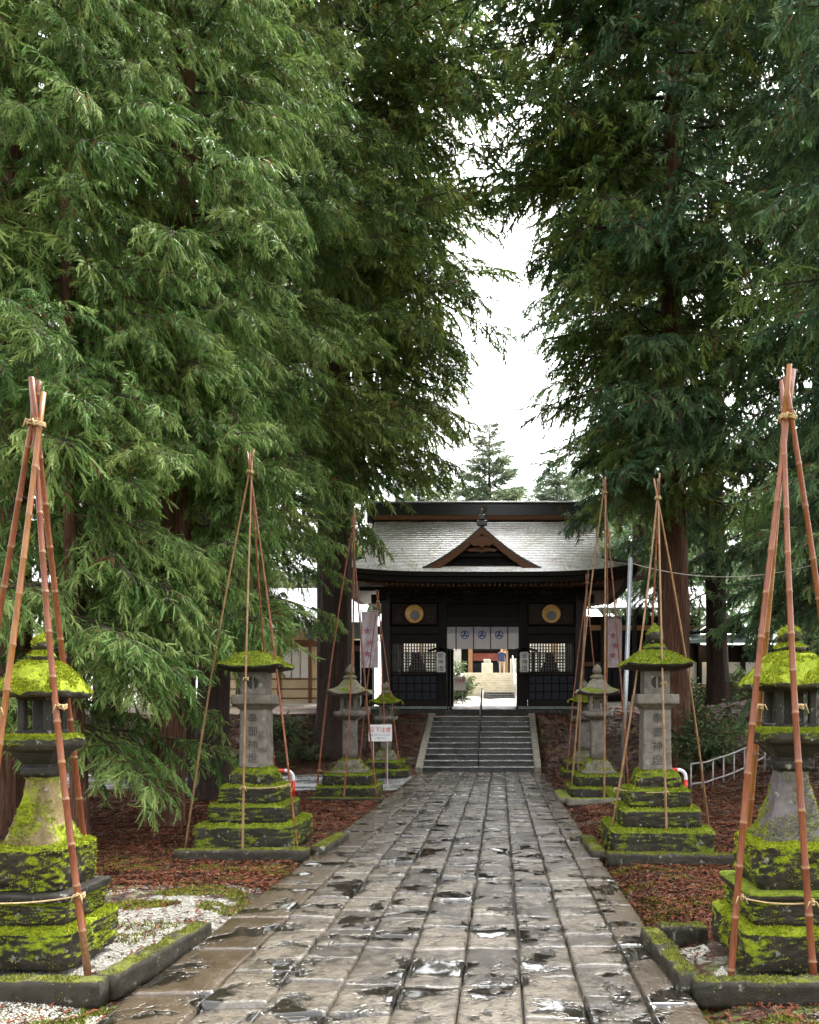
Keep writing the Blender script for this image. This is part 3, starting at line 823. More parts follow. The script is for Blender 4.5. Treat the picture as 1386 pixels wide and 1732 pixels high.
# ------------------------------------------------------------------ stairs and gate platform
GX = -.55      # centre line of gate and stairs
def build_stairs():
    t = thing('stone_staircase', 'wide flight of wet stone steps between sloping stone cheeks up to the gate', 'stairs', (GX, 20.9, 0))
    n = 10; rise, run = 1.40/n, .385
    rng = random.Random(3)
    for i in range(n):
        b = MB(); y0 = i*run; z1 = (i+1)*rise
        segs = 24; vs = []
        w = 1.42
        for k in range(segs+1):
            x = -w+2*w*k/segs
            e = .008*nz(x*3, i*2.3); f = .006*nz(x*4, i*5.1, 2)
            vs += [(x, y0+e, z1-rise-.02), (x, y0+e, z1-.045), (x, y0-.02+e, z1-.04+f), (x, y0-.022+e, z1-.008+f), (x, y0-.012+e, z1+f), (x, y0+run*.5, z1+f*.5), (x, y0+run+.05, z1-.002), (x, y0+run+.05, z1-rise-.02)]
        fs = [(k*8+q, (k+1)*8+q, (k+1)*8+(q+1) % 8, k*8+(q+1) % 8) for k in range(segs) for q in range(8)]
        fs += [tuple(range(8)), tuple(segs*8+q for q in range(7, -1, -1))]
        b.add(vs, fs)
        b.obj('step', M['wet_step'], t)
    for s_ in (-1, 1):
        b = MB(); x0, x1 = (1.425, 1.60) if s_ > 0 else (-1.60, -1.425)
        L = n*run; poly = [(-.12, -.1), (-.12, .14), (L-.05, 1.50), (L+.35, 1.50), (L+.35, -.1)]
        vs = [(x0, y, z) for y, z in poly]+[(x1, y, z) for y, z in poly]; m = len(poly)
        b.add(vs, [tuple(range(m)), tuple(range(2*m-1, m-1, -1))]+[(i, i+m, (i+1) % m+m, (i+1) % m) for i in range(m)])
        o = b.obj('cheek', M['stone_cheek'], t)
        bv = o.modifiers.new('soft', 'BEVEL'); bv.width = .015; bv.segments = 2
    # landing paved in front of the gate
    l = thing('gate_landing', 'pale paved landing at the top of the steps in front of the gate', 'paving', (GX, 25.4, 1.40))
    for i in range(7):
        b = MB().box(-1.62+i*.463, -1.62+(i+1)*.463-.008, -.78, .70, -.2, .0+rng.uniform(0, .006), bev=.008)
        b.obj('flagstone', M['landing'], l)
    h = thing('handrail', 'thin dark metal handrail running up the middle of the steps', 'handrail', (GX, 20.9, 0))
    b = MB()
    b.tube([(.0, .05, .95), (.0, n*run+.3, 1.40+.85), (.0, n*run+.3, 1.4)], .019, 8); b.obj('rail', M['iron'], h, smooth=True)
    for k in range(4):
        y = .05+k*(n*run+.0)/3*.92; zb = y/run*rise*.98
        MB().tube([(0, y, max(0, zb-.05)), (0, y, .95+(y-.05)*(1.30/(n*run+.25)))], .017, 8).obj('post', M['iron'], h, smooth=True)
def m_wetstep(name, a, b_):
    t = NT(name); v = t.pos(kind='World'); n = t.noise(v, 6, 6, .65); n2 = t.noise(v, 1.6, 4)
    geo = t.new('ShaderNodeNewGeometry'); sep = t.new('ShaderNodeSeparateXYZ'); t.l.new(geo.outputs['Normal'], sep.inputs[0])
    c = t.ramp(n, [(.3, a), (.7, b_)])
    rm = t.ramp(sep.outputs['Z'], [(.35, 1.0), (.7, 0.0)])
    c = t.mix(rm, c, (.010, .010, .009))      # steep faces blend to near-black, treads keep the stone colour
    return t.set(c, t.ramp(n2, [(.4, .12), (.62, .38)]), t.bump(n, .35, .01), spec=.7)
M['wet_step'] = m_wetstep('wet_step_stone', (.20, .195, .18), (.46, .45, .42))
M['landing'] = m_simple('pale_landing_slab', (.55, .53, .48), .35, .15, 6)
M['stone_cheek'] = m_stone('pale_mossy_cheek_stone', (.19, .175, .135), MOSS_G, -.02, .3)
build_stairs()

# ------------------------------------------------------------------ gate
def m_roof():
    t = NT('wet_shingle_roof'); v = t.pos((1, 1, 1)); 
    w = t.noise(t.pos((1, 1, 1)), 1.1, 5, .6); f = t.noise(t.pos((6, 30, 30)), 2.0, 4)
    c = t.ramp(f, [(.3, (.50, .49, .47)), (.7, (.85, .84, .83))])
    c = t.mix(t.ramp(w, [(.5, 0.0), (.66, .5)]), c, (.34, .33, .20))
    c = t.mix(t.ramp(t.noise(v, .9, 3), [(.55, 0.0), (.72, .35)]), c, (.28, .16, .12))
    return t.set(c, t.ramp(f, [(.3, .22), (.7, .42)]), t.bump(f, .35, .01), .8, .9)
M['roof'] = m_roof()
M['copper'] = m_simple('dull_green_copper_roof', (.15, .20, .185), .35, .3, 3, .2)
M['pale_roof'] = m_simple('wet_pale_sheet_roof', (.55, .56, .58), .3, .12, 2, .25)

def build_gate():
    g = thing('shrine_gate', 'dark timber shrine gate with shingled roof and pointed gable above the steps', 'gate', (GX, 28.3, 1.42))
    Z0 = 1.42
    def Z(z): return z-Z0
    YF, YB = -1.8, 1.9       # front / back wall planes (world 26.5 .. 30.2)
    wd, wx = M['wood_dark'], M['wood_darkx']
    # stone plinth
    b = MB().box(-3.6, 3.6, YF-.25, YB+.3, -.5, .20, bev=.02); b.obj('plinth', M['stone_dark'], g)
    b = MB().box(-3.62, -1.15, YF-.30, YF-.12, .20, .30, bev=.01).box(1.15, 3.62, YF-.30, YF-.12, .20, .30, bev=.01)
    b.obj('sill', M['stone_sill'], g)
    # posts
    px = (-3.13, -1.3, 1.3, 3.13)
    for y in (YF, .05, YB):
        for x in px:
            b = MB().box(x-.14, x+.14, y-.14, y+.14, .20, Z(5.35), bev=.02)
            b.obj('post', M['wood_post'] if abs(x) > 2 else wd, g)
            MB().box(x-.2, x+.2, y-.2, y+.2, .19, .30, bev=.02).obj('post_base', M['stone_dark'], g)
    # beams
    for y in (YF, YB):
        for (x0, x1, z0, z1, d) in ((-3.5, 3.5, Z(4.05), Z(4.30), .11), (-3.6, 3.6, Z(5.05), Z(5.32), .13), (-1.3, 1.3, Z(4.42), Z(4.62), .09)):
            MB().box(x0, x1, y-d, y+d, z0, z1, bev=.015).obj('beam', wx, g)
    MB().box(-1.3, 1.3, YF-.16, YF+.16, Z(4.30)+.003, Z(4.42), bev=.01).obj('lintel', wx, g)
    # side and back walls, ceiling, all boarded
    for s_ in (-1, 1):
        for k in range(12):
            y0 = YF+.14+k*(YB-YF-.28)/12
            if k % 6 == 5: continue
            MB().box(s_*3.13-.02, s_*3.13+.02, y0+.004, y0+(YB-YF-.28)/12-.004, .30, Z(5.0)).obj('wall_board', wd, g)
        # inner walls beside the passage
        MB().box(s_*1.3-.03, s_*1.3+.03, YF+.15, -.1, .25, Z(2.35)).obj('inner_wall', wd, g)
    MB().box(-3.3, 3.3, YF, YB, Z(5.0), Z(5.04)).obj('ceiling', wd, g)
    # upper front infill boards between beams
    for k in range(-10, 10):
        x0 = k*.33
        MB().box(x0+.004, x0+.326, YF+.02, YF+.05, Z(4.30), Z(5.05)).obj('infill_board', wd, g)
    MB().box(-3.3, 3.3, YF+.06, YF+.08, Z(4.1), Z(5.04)).obj('infill_backing', wd, g)
    # front bays: lattice window over panelled dado
    for s_ in (-1, 1):
        xa, xb = (1.45, 2.99) if s_ > 0 else (-2.99, -1.45)
        bay = MB()
        for (za, zb_) in ((1.75, 1.92), (3.75, 3.88), (2.72, 2.84)): MB().box(xa, xb, YF-.06, YF+.06, Z(za), Z(zb_), bev=.01).obj('bay_rail', wx, g)
        MB().box(xa-.01, xb+.01, YF-.04, YF+.04, .20, Z(1.75)).obj('sill_board', wx, g)
        MB().box(xa-.01, xb+.01, YF-.03, YF+.03, Z(3.88), Z(4.05)).obj('transom_board', wx, g)
        for xx in (xa-.01, xb-.06): MB().box(xx, xx+.07, YF-.035, YF+.035, Z(1.92), Z(3.75)).obj('stile', wd, g)
        nv = 17
        for yy, zt, zb, nn in ((YF, 3.75, 2.84, nv), (YB, 3.75, 2.84, 7)):
            lb = MB()
            for k in range(nn):
                x = lerp(xa, xb, (k+.5)/nn); lb.box(x-.024, x+.024, yy-.02, yy+.0, Z(zb), Z(zt))
            for k in range(1, 9):
                z = lerp(zb, zt, k/9)
                tw = .04 if k in (3, 6) else .024
                lb.box(xa, xb, yy-.0, yy+.02, Z(z)-tw*.6, Z(z)+tw*.6)
            o = lb.obj('lattice', M['lattice'], g)
            o['kind'] = 'stuff'
        # panelled dado below
        for r in range(3):
            for c in range(6):
                x0 = lerp(xa, xb, c/6); x1 = lerp(xa, xb, (c+1)/6); z0 = lerp(1.92, 2.72, r/3); z1 = lerp(1.92, 2.72, (r+1)/3)
                MB().box(x0+.018, x1-.018, YF-.01, YF+.02, Z(z0)+.018, Z(z1)-.018, bev=.006).obj('dado_panel', M['wood_blue'], g)
        MB().box(xa, xb, YF+.021, YF+.04, Z(1.92), Z(2.72)).obj('dado_back', wd, g)
        # a guardian figure's plain seat block behind the lattice
        b = MB(); b.box(xa+.45, xb-.45, YF+.8, YF+1.3, .25, Z(2.6), bev=.02)
        b.obj('pedestal', wd, g)
        b = MB(); sq_loft(b, [(.34, Z(2.6)), (.36, Z(2.75)), (.30, Z(2.95)), (.22, Z(3.15)), (.13, Z(3.28)), (.13, Z(3.4)), (.09, Z(3.5)), (.03, Z(3.55))], n=6, exp=3, amp=.02, cx=(xa+xb)/2, cy_=YF+1.05)
        b.obj('seated_statue', wd, g, smooth=True)
        # crest board with gilded roundel
        cxp = s_*2.20
        pn = MB().box(cxp-.72, cxp+.72, YF-.16, YF-.13, Z(4.35), Z(5.02), bev=.006).obj('crest_board', M['panel_brown'], g)
        d = MB(); N = 28
        vs = []; fs = []
        for rr, yy in ((.29, -.0), (.30, -.03), (.27, -.045), (.24, -.02), (.0, -.012)):
            for k in range(N): vs.append((cxp+rr*math.cos(2*PI*k/N), YF-.16+yy, Z(4.69)+rr*math.sin(2*PI*k/N)))
        for i in range(4):
            for k in range(N): fs.append((i*N+k, i*N+(k+1) % N, (i+1)*N+(k+1) % N, (i+1)*N+k))
        d.add(vs, fs); d.obj('roundel', M['gold'], pn, smooth=True)
        e = MB(); vs = []; fs = []
        for i in range(7):
            for k in range(16):
                a = 2*PI*k/16; ph = PI/2*i/6; rr = .15*math.cos(ph)*(1+.25*nz(3*math.cos(a), 3*math.sin(a), s_*5))
                vs.append((cxp+.01+rr*math.cos(a), YF-.175-.05*math.sin(ph), Z(4.64)+rr*1.05*math.sin(a)))
        for i in range(6):
            for k in range(16): fs.append((i*16+k, i*16+(k+1) % 16, (i+1)*16+(k+1) % 16, (i+1)*16+k))
        e.add(vs, fs); e.obj('relief', M['terracotta'], pn)
        e = MB()
        for sx in (-1, 1):
            for (zc, sh) in ((4.83, 0), (4.53, 1)):
                cc = cxp+sx*.50
                pts = [(cc-.09, zc-.09), (cc+.09, zc-.09), (cc+.09, zc+.09), (cc-.09, zc+.09)] if not sh else [(cc+.10*math.cos(a), zc+.10*math.sin(a)) for a in [2*PI*q/12 for q in range(12)]]
                P = [(x, YF-.165, Z(z)) for x, z in pts]; e.tube(P+[P[0]], .008, 4)
                e.tube([(cc-.04, YF-.165, Z(zc)), (cc+.04, YF-.165, Z(zc))], .008, 4)
        e.obj('gilt_outline', M['gold_dull'], pn)
    # brackets under the eaves
    for i in range(9):
        x = -3.2+i*.8
        MB().box(x-.10, x+.10, YF-.50, YF-.14, Z(5.14), Z(5.26), bev=.02).obj('bracket', wd, g)
        MB().box(x-.16, x+.16, YF-.62, YF-.42, Z(5.265), Z(5.38), bev=.02).obj('bracket', wd, g)
    MB().box(-3.9, 3.9, YF-.60, YF-.44, Z(5.383), Z(5.50), bev=.01).obj('purlin', wx, g)
    # ---- roof
    HW, OH = 4.74, 3.55      # half eave width, half eave depth
    VH = 3.75                # half width of gable part
    EZ, RZ = Z(5.78), Z(8.20)
    def zr(v): return EZ+(RZ-EZ)*(.70*v+.30*v*v)
    def lift(x, v): return .27*(min(1, abs(x)/HW))**4*(1-v)**3
    def front(u, v, sy):
        """u -1..1 across, v 0 eave .. 1 ridge"""
        half = max(VH, HW-v*OH)
        x = u*half; y = sy*OH*(1-v)
        return (x, y, zr(v)+lift(x, v))
    rb = MB(); NC = 30; NX = 40
    for sy in (-1, 1):
        for c in range(NC):
            v0, v1 = c/NC, (c+1)/NC
            vs = []
            for k in range(NX+1):
                u = -1+2*k/NX
                a = front(u, v0, sy); d = front(u, v1, sy)
                jx = .006*nz(a[0]*6, c*3.7)
                vs += [(a[0], a[1]+sy*.012, a[2]+.0), (a[0], a[1]+sy*.012, a[2]+.028+jx), (d[0], d[1]-sy*.0, d[2]+.006)]
            fs = []
            for k in range(NX):
                fs += [(3*k, 3*k+3, 3*k+4, 3*k+1), (3*k+1, 3*k+4, 3*k+5, 3*k+2)]
            rb.add(vs, fs)
    # hip skirts at both ends
    vb = 1-(VH-(HW-OH))/OH if False else (HW-VH)/OH
    for sx in (-1, 1):
        NS = 9
        for c in range(NS):
            v0, v1 = vb*c/NS, vb*(c+1)/NS; vs = []
            for k in range(21):
                w = -1+2*k/20
                y0 = w*OH*(1-v0); y1 = w*OH*(1-v1)
                l0 = .27*abs(w)**4*(1-v0)**3; l1 = .27*abs(w)**4*(1-v1)**3
                vs += [(sx*(HW-v0*OH+.012), y0, zr(v0)+l0), (sx*(HW-v0*OH+.012), y0, zr(v0)+l0+.028), (sx*(HW-v1*OH), y1, zr(v1)+l1+.006)]
            fs = []
            for k in range(20): fs += [(3*k, 3*k+3, 3*k+4, 3*k+1), (3*k+1, 3*k+4, 3*k+5, 3*k+2)]
            rb.add(vs, fs)
    ro = rb.obj('shingle_roof', M['roof'], g, kind='stuff')
    # gable walls at the ends
    for sx in (-1, 1):
        poly = []
        for k in range(13): v = vb+(1-vb)*k/12; poly.append((-OH*(1-v), zr(v)-.03))
        for k in range(11, -1, -1): v = vb+(1-vb)*k/12; poly.append((OH*(1-v), zr(v)-.03))
        b = MB(); m = len(poly); x0, x1 = sx*(VH-.28), sx*(VH-.20)
        b.add([(x0, y, z) for y, z in poly]+[(x1, y, z) for y, z in poly], [tuple(range(m)), tuple(range(2*m-1, m-1, -1))]+[(i, i+m, (i+1) % m+m, (i+1) % m) for i in range(m)])
        b.obj('end_gable', wd, g)
        for sy in (-1, 1):
            pts = [(sx*(VH-.0), sy*OH*(1-v), zr(v)-.09) for v in [vb+(1-vb)*k/12 for k in range(13)]]
            b = MB()
            for p, q in zip(pts, pts[1:]):
                vs = [(p[0]-.05, p[1], p[2]-.12), (p[0]+.05, p[1], p[2]-.12), (p[0]+.05, p[1], p[2]+.1), (p[0]-.05, p[1], p[2]+.1), (q[0]-.05, q[1], q[2]-.12), (q[0]+.05, q[1], q[2]-.12), (q[0]+.05, q[1], q[2]+.1), (q[0]-.05, q[1], q[2]+.1)]
                b.add(vs, [(0,1,2,3), (7,6,5,4), (0,4,5,1), (1,5,6,2), (2,6,7,3), (3,7,4,0)])
            b.obj('bargeboard', M['wood_brown'], g)
    # eave thickness and soffit
    eb = MB(); sb = MB()
    ring = []
    for k in range(41): u = -1+2*k/40; ring.append((u*HW, -OH, lift(u*HW, 0)))
    for k in range(1, 25): w = -1+2*k/24; ring.append((HW, w*OH, .27*abs(w)**4))
    for k in range(1, 41): u = 1-2*k/40; ring.append((u*HW, OH, lift(u*HW, 0)))
    for k in range(1, 24): w = 1-2*k/24; ring.append((-HW, w*OH, .27*abs(w)**4))
    n = len(ring); vs = []
    for (x, y, l) in ring:
        sx_, sy_ = x/HW, y/OH
        vs += [(x, y, EZ+l+.012), (x, y, EZ+l-.13), (x-.10*sx_, y-.10*sy_, EZ+l-.14), (x-.10*sx_, y-.10*sy_, EZ+l-.30), (x-.32*sx_, y-.32*sy_, EZ+l-.29)]
    fs = [(5*i+q, 5*((i+1) % n)+q, 5*((i+1) % n)+q+1, 5*i+q+1) for i in range(n) for q in range(4)]
    eb.add(vs, fs); eb.obj('eave_edge', wx, g)
    vs = []
    for (x, y, l) in ring:
        vs += [(x-.30*x/HW, y-.30*y/OH, EZ+l-.285), (x*.70, y*.52, Z(5.62))]
    sb.add(vs, [(2*i, 2*((i+1) % n), 2*((i+1) % n)+1, 2*i+1) for i in range(n)])
    sb.obj('soffit', M['wood_soffit'], g)
    rf = MB()
    for k in range(58):
        x = -4.5+9*k/57
        l = lift(x, 0)
        for sy in (-1, 1):
            y0, y1 = sy*(OH-.34), sy*(OH*.52)
            za, zb = EZ+l-.30, Z(5.60)
            vs = [(x-.035, y0, za-.07), (x+.035, y0, za-.07), (x+.035, y0, za), (x-.035, y0, za), (x*.8-.03, y1, zb-.07), (x*.8+.03, y1, zb-.07), (x*.8+.03, y1, zb), (x*.8-.03, y1, zb)]
            rf.add(vs, [(0,1,2,3), (7,6,5,4), (0,4,5,1), (1,5,6,2), (2,6,7,3), (3,7,4,0)])
    rf.obj('rafters', M['wood_soffit'], g, kind='stuff')
    # ridge
    b = MB().box(-3.80, 3.80, -.30, .30, RZ-.10, RZ+.06, bev=.02); b.obj('ridge_base', M['wood_brown'], g)
    MB().box(-3.88, 3.88, -.22, .22, RZ+.063, RZ+.48, bev=.02).obj('ridge_box', M['ridge'], g)
    MB().box(-3.98, 3.98, -.34, .34, RZ+.483, RZ+.53, bev=.01).obj('ridge_cap', M['pale_roof'], g)
    MB().tube([(-4.0, 0, RZ+.57), (4.0, 0, RZ+.57)], .05, 10).obj('ridge_pole', M['ridge'], g, smooth=True)
    for x in (-3.9, 3.9):
        MB().box(x-.10, x+.10, -.34, .34, RZ-.22, RZ+.40, bev=.03).box(x-.13, x+.13, -.18, .18, RZ+.38, RZ+.56, bev=.04).obj('ridge_end', M['ridge'], g)
    for x in (-2.6, 0, 2.6):
        bb = MB(); N = 20; vs = [(x+.11*math.cos(2*PI*k/N), yy, RZ+.27+.11*math.sin(2*PI*k/N)) for yy in (-.225, -.25) for k in range(N)]
        bb.add(vs, [tuple(range(N, 2*N))]+[(k, (k+1) % N, N+(k+1) % N, N+k) for k in range(N)]); bb.obj('ridge_crest', M['gold_dull'], g)
    # ---- pointed front gable (dormer)
    DW, DZ0, DZ1 = 1.82, Z(5.93), Z(7.22)
    def prof(t): return DZ0+(DZ1-DZ0)*(.62*(1-t)+.38*(1-t)**2)       # t 0 ridge .. 1 foot
    yf = -3.30
    dm = MB(); K = 16
    for sx in (-1, 1):
        for c in range(14):
            t0, t1 = (c+1)/14, c/14
            pa, pb = (sx*DW*t0, prof(t0)), (sx*DW*t1, prof(t1))
            vs = []
            for k in range(7):
                y = lerp(yf, -.45, k/6)
                vs += [(pa[0], y, pa[1]+.02), (pa[0], y, pa[1]+.045), (pb[0], y, pb[1]+.022)]
            fs = []
            for k in range(6): fs += [(3*k, 3*k+3, 3*k+4, 3*k+1), (3*k+1, 3*k+4, 3*k+5, 3*k+2)]
            dm.add(vs, fs)
    dm.obj('gable_roof', M['roof'], g)
    def board(name, off, th, y0, y1, mat, tip=1.0):
        b = MB()
        for sx in (-1, 1):
            vs = []
            for k in range(K+1):
                t = k/K*tip; x = sx*DW*t; z = prof(t)-off
                vs += [(x, y0, z), (x, y0, z-th*(1+.25*t)), (x, y1, z-th*(1+.25*t)), (x, y1, z)]
            b.add(vs, [(4*k+q, 4*k+4+q, 4*k+4+(q+1) % 4, 4*k+(q+1) % 4) for k in range(K) for q in range(4)]+[(0,1,2,3), (4*K+3, 4*K+2, 4*K+1, 4*K)])
        b.obj(name, mat, g)
    board('gable_edge', -.02, .05, yf-.02, yf+.10, M['ridge'])
    board('gable_bargeboard', .035, .20, yf, yf+.08, M['wood_brown'])
    board('gable_inner_board', .20, .09, yf+.12, yf+.2, M['wood_dark'], .86)
    poly = [(-DW*.84, prof(.84)-.16)]+[(-DW*t, prof(t)-.2) for t in (.7, .5, .3, .1)]+[(0, prof(0)-.2)]+[(DW*t, prof(t)-.2) for t in (.1, .3, .5, .7)]+[(DW*.84, prof(.84)-.16)]
    MB().prism_y(poly, yf+.30, yf+.36).obj('gable_wall', M['wood_dark'], g)
    MB().box(-.80, .80, yf+.18, yf+.28, DZ0+.38, DZ0+.50, bev=.01).box(-1.3, 1.3, yf+.18, yf+.28, DZ0+.10, DZ0+.2, bev=.01).box(-.06, .06, yf+.2, yf+.29, DZ0+.5, DZ0+.9).obj('gable_beam', wx, g)
    # carved pendant
    pend = [(0, -.16), (.10, -.08), (.24, -.10), (.40, .02), (.26, .06), (.16, .14), (0, .22), (-.16, .14), (-.26, .06), (-.40, .02), (-.24, -.10), (-.10, -.08)]
    MB().prism_y([(x, prof(0)-.52+z) for x, z in pend], yf-.04, yf+.05).obj('gable_pendant', M['wood_brown'], g)
    MB().prism_y([(x*1.5, DZ0+.58+z*.5) for x, z in pend], yf+.12, yf+.178).obj('gable_carving', M['wood_brown'], g)
    b = MB().tube([(0, yf-.1, DZ1+.07), (0, -.5, DZ1+.07)], .06, 8)
    b.obj('gable_ridge', M['ridge'], g)
    MB().box(-.16, .16, yf-.12, yf-.0, DZ1-.02, DZ1+.16, bev=.03).box(-.10, .10, yf-.10, yf, DZ1+.16, DZ1+.34, bev=.03).box(-.045, .045, yf-.08, yf-.02, DZ1+.33, DZ1+.5, bev=.015).obj('gable_finial', M['ridge'], g)
    return g
M['stone_sill'] = m_simple('worn_sill_stone', (.12, .14, .13), .5, .3, 6)
M['wood_blue'] = m_wood('blue_grey_weathered_board', (.018, .020, .028), axis=0)
M['lattice'] = m_simple('weathered_lattice_bars', (.05, .042, .04), .6, .3, 10)
M['wood_soffit'] = m_wood('eave_timber', (.15, .085, .055), axis=1)
M['ridge'] = m_simple('black_ridge_tile', (.02, .02, .022), .35, .3, 6)
build_gate()

# curtain, lanterns on the gate
def build_curtain():
    t = thing('shrine_curtain', 'white shrine curtain printed with blue three-part crests hanging in the gate opening', 'curtain', (GX, 26.35, 4.28))
    def cloth_mat(name, c):
        q = NT(name); v = q.pos(); n = q.noise(v, 5, 4)
        q.set(q.ramp(n, [(.3, tuple(x*.9 for x in c)), (.7, c)]), .85, spec=.2)
        tr = q.new('ShaderNodeBsdfTranslucent'); tr.inputs[0].default_value = (*c, 1)
        mx = q.new('ShaderNodeMixShader'); mx.inputs[0].default_value = .7
        q.l.new(q.b.outputs[0], mx.inputs[1]); q.l.new(tr.outputs[0], mx.inputs[2]); q.l.new(mx.outputs[0], q.out.inputs[0]); return q.mat
    white = cloth_mat('white_curtain_cloth', (.86, .83, .86))
    w = 1.16; n = 5; edges = [-1.16, -.86, -.30, .25, .80, 1.16]
    for i in range(n):
        x0, x1 = edges[i]+.012, edges[i+1]-.012; b = MB(); nx, nzz = 10, 8; vs = []
        for j in range(nzz+1):
            for k in range(nx+1):
                u = k/nx; x = lerp(x0, x1, u); z = -.72*j/nzz
                y = .03*math.sin(u*PI*2+i)*(j/nzz)+.02*nz(x*3, z*3)
                vs.append((x, y, z))
        b.add(vs, [(j*(nx+1)+k, j*(nx+1)+k+1, (j+1)*(nx+1)+k+1, (j+1)*(nx+1)+k) for j in range(nzz) for k in range(nx)])
        p = b.obj('cloth_panel', white, t, smooth=True)
        if i in (1, 2, 3):
            cx = (x0+x1)/2; zc = -.27; c = MB(); N = 28
            vs = []
            for k in range(N):
                a = 2*PI*k/N
                for rr in (.135, .108): vs.append((cx+rr*math.cos(a), -.045, zc+rr*math.sin(a)))
            c.add(vs, [(2*k, 2*((k+1) % N), 2*((k+1) % N)+1, 2*k+1) for k in range(N)])
            for q in range(3):
                a0 = PI/2+q*2*PI/3; ctr = (cx+.052*math.cos(a0), zc+.052*math.sin(a0)); pts = []
                for k in range(12):
                    a = 2*PI*k/12; ex = .046*math.cos(a); ey = .034*math.sin(a)
                    pts.append((ctr[0]+ex*math.cos(a0)-ey*math.sin(a0), -.046, ctr[1]+ex*math.sin(a0)+ey*math.cos(a0)))
                c.add(pts, [tuple(range(12))])
            c.obj('crest', M['navy'], p)
    for x in edges[1:-1]:
        MB().box(x-.018, x+.018, -.03, -.02, -.78, .0).obj('purple_cord', M['purple'], t)
    MB().tube([(-1.2, 0, .01), (1.2, 0, .01)], .02, 8).obj('curtain_rod', M['wood_dark'], t)
build_curtain()
def gate_lantern(label, x):
    t = thing('hanging_lantern', label, 'paper lantern', (x, 26.12, 3.12), 0, 'paper lanterns on the gate posts')
    b = MB(); sq = [(0, -.33), (.12, -.33), (.155, -.26), (.14, -.18), (.15, 0), (.14, .18), (.155, .26), (.12, .33), (0, .33)]
    q = NT('lantern_paper'); q.set((.62, .6, .58), .7)
    b.lathe([(max(r, .005), z) for r, z in sq], 20); b.obj('paper_shade', q.mat, t, smooth=True)
    for z in (-.33, .33):
        MB().lathe([(.10, z-.025), (.125, z-.02), (.125, z+.02), (.10, z+.025)], 20).obj('rim', M['iron'], t)
    for s_ in (-1, 1):
        MB().tube([(s_*.17, 0, -.36), (s_*.18, 0, 0), (s_*.17, 0, .36)], .012, 6).obj('frame_bar', M['iron'], t)
    for i, ch in enumerate('御神燈'):
        put_text(ch, .19, (0, -.158, .19-.2*i), t, M['black_ink'], .002)
    # small roof
    b = MB(); vs = []
    for y in (-.22, .22):
        for k in range(9):
            u = -1+k/4; vs.append((u*.42, y, .52-.16*abs(u)**.8+.02*u*u)); 
    o = [(k, k+1, 9+k+1, 9+k) for k in range(8)]
    b.add(vs, o); ob = b.obj('little_roof', M['wood_dark'], t); sm = ob.modifiers.new('thick', 'SOLIDIFY'); sm.thickness = .04
    MB().box(-.02, .02, .05, .24, .34, .50).obj('bracket', M['wood_dark'], t)
gate_lantern('white paper lantern with black characters on the gate post left of the curtain', GX-1.33)
gate_lantern('white paper lantern with black characters on the gate post right of the curtain', GX+1.33)

# banners
def banner(label, x, y, zt, w, h, seed):
    t = thing('cloth_banner', label, 'banner', (x, y, gz(x, y)))
    z0 = gz(x, y); rng = random.Random(seed)
    q = NT('banner_cloth'); v = q.pos(); n = q.noise(v, 2.6, 4, .6, .8)
    q.set(q.ramp(n, [(.35, (.70, .64, .70)), (.52, (.60, .48, .56)), (.62, (.68, .56, .46)), (.75, (.78, .74, .78))]), .85)
    b = MB(); nx, nz_ = 8, 18; vs = []
    for j in range(nz_+1):
        for k in range(nx+1):
            vs.append((w*k/nx, .04*math.sin(k*1.1+j*.35), zt-z0-h*j/nz_))
    b.add(vs, [(j*(nx+1)+k, j*(nx+1)+k+1, (j+1)*(nx+1)+k+1, (j+1)*(nx+1)+k) for j in range(nz_) for k in range(nx)])
    cl = b.obj('cloth', q.mat, t, smooth=True)
    MB().tube([(-.03, 0, 0), (-.03, 0, zt-z0+.1)], .018, 8).obj('pole', M['white_paint'], t, smooth=True)
    MB().tube([(-.03, 0, zt-z0+.03), (w, 0, zt-z0+.03)], .01, 6).obj('cross_bar', M['white_paint'], t)
    # printed maple-like leaf motif
    for k in range(3):
        c = MB(); cx, cz = w*(.35+.2*(k % 2)), zt-z0-h*(.35+.2*k); P = []
        for i in range(10):
            a = PI/2+2*PI*i/10; r = .13 if i % 2 == 0 else .05; P.append((cx+r*math.cos(a), -.055, cz+r*math.sin(a)))
        c.add(P, [tuple(range(10))]); c.obj('leaf_print', M['banner_red'], cl)
M['banner_red'] = m_simple('banner_print', (.42, .16, .22), .8, .2)
banner('pale lilac cloth banner with leaf print left of the gate', -4.42, 26.2, 4.75, .52, 1.8, 1)
banner('pale lilac cloth banner with leaf print right of the gate', 3.42, 26.0, 4.5, .45, 1.55, 2)

# caution sign
def caution_sign(label, x, y, zc, w, h, small=True):
    z0 = gz(x, y)
    t = thing('caution_sign', label, 'sign', (x, y, z0))
    MB().tube([(-w*.3, .02, -.1), (-w*.3, .02, zc-z0+h/2)], .012, 6).tube([(w*.3, .02, -.1), (w*.3, .02, zc-z0+h/2)], .012, 6).obj('stake', M['metal'], t)
    b = MB().box(-w/2, w/2, -.008, .008, zc-z0-h/2, zc-z0+h/2, bev=.003).obj('board', M['white_paint'], t)
    put_text('足下注意', w*.235, (0, -.011, zc-z0+h*.17), b, M['red_ink'], .001)
    if small:
        put_text('滑りやすくなっています', w*.078, (0, -.011, zc-z0-h*.13), b, M['black_ink'], .001)
        put_text('ご注意下さい', w*.078, (0, -.011, zc-z0-h*.32), b, M['black_ink'], .001)
caution_sign('white caution sign with red characters beside the small lantern left of the path', -2.57, 17.6, 1.6-39*17.6/1386, .50, .36)

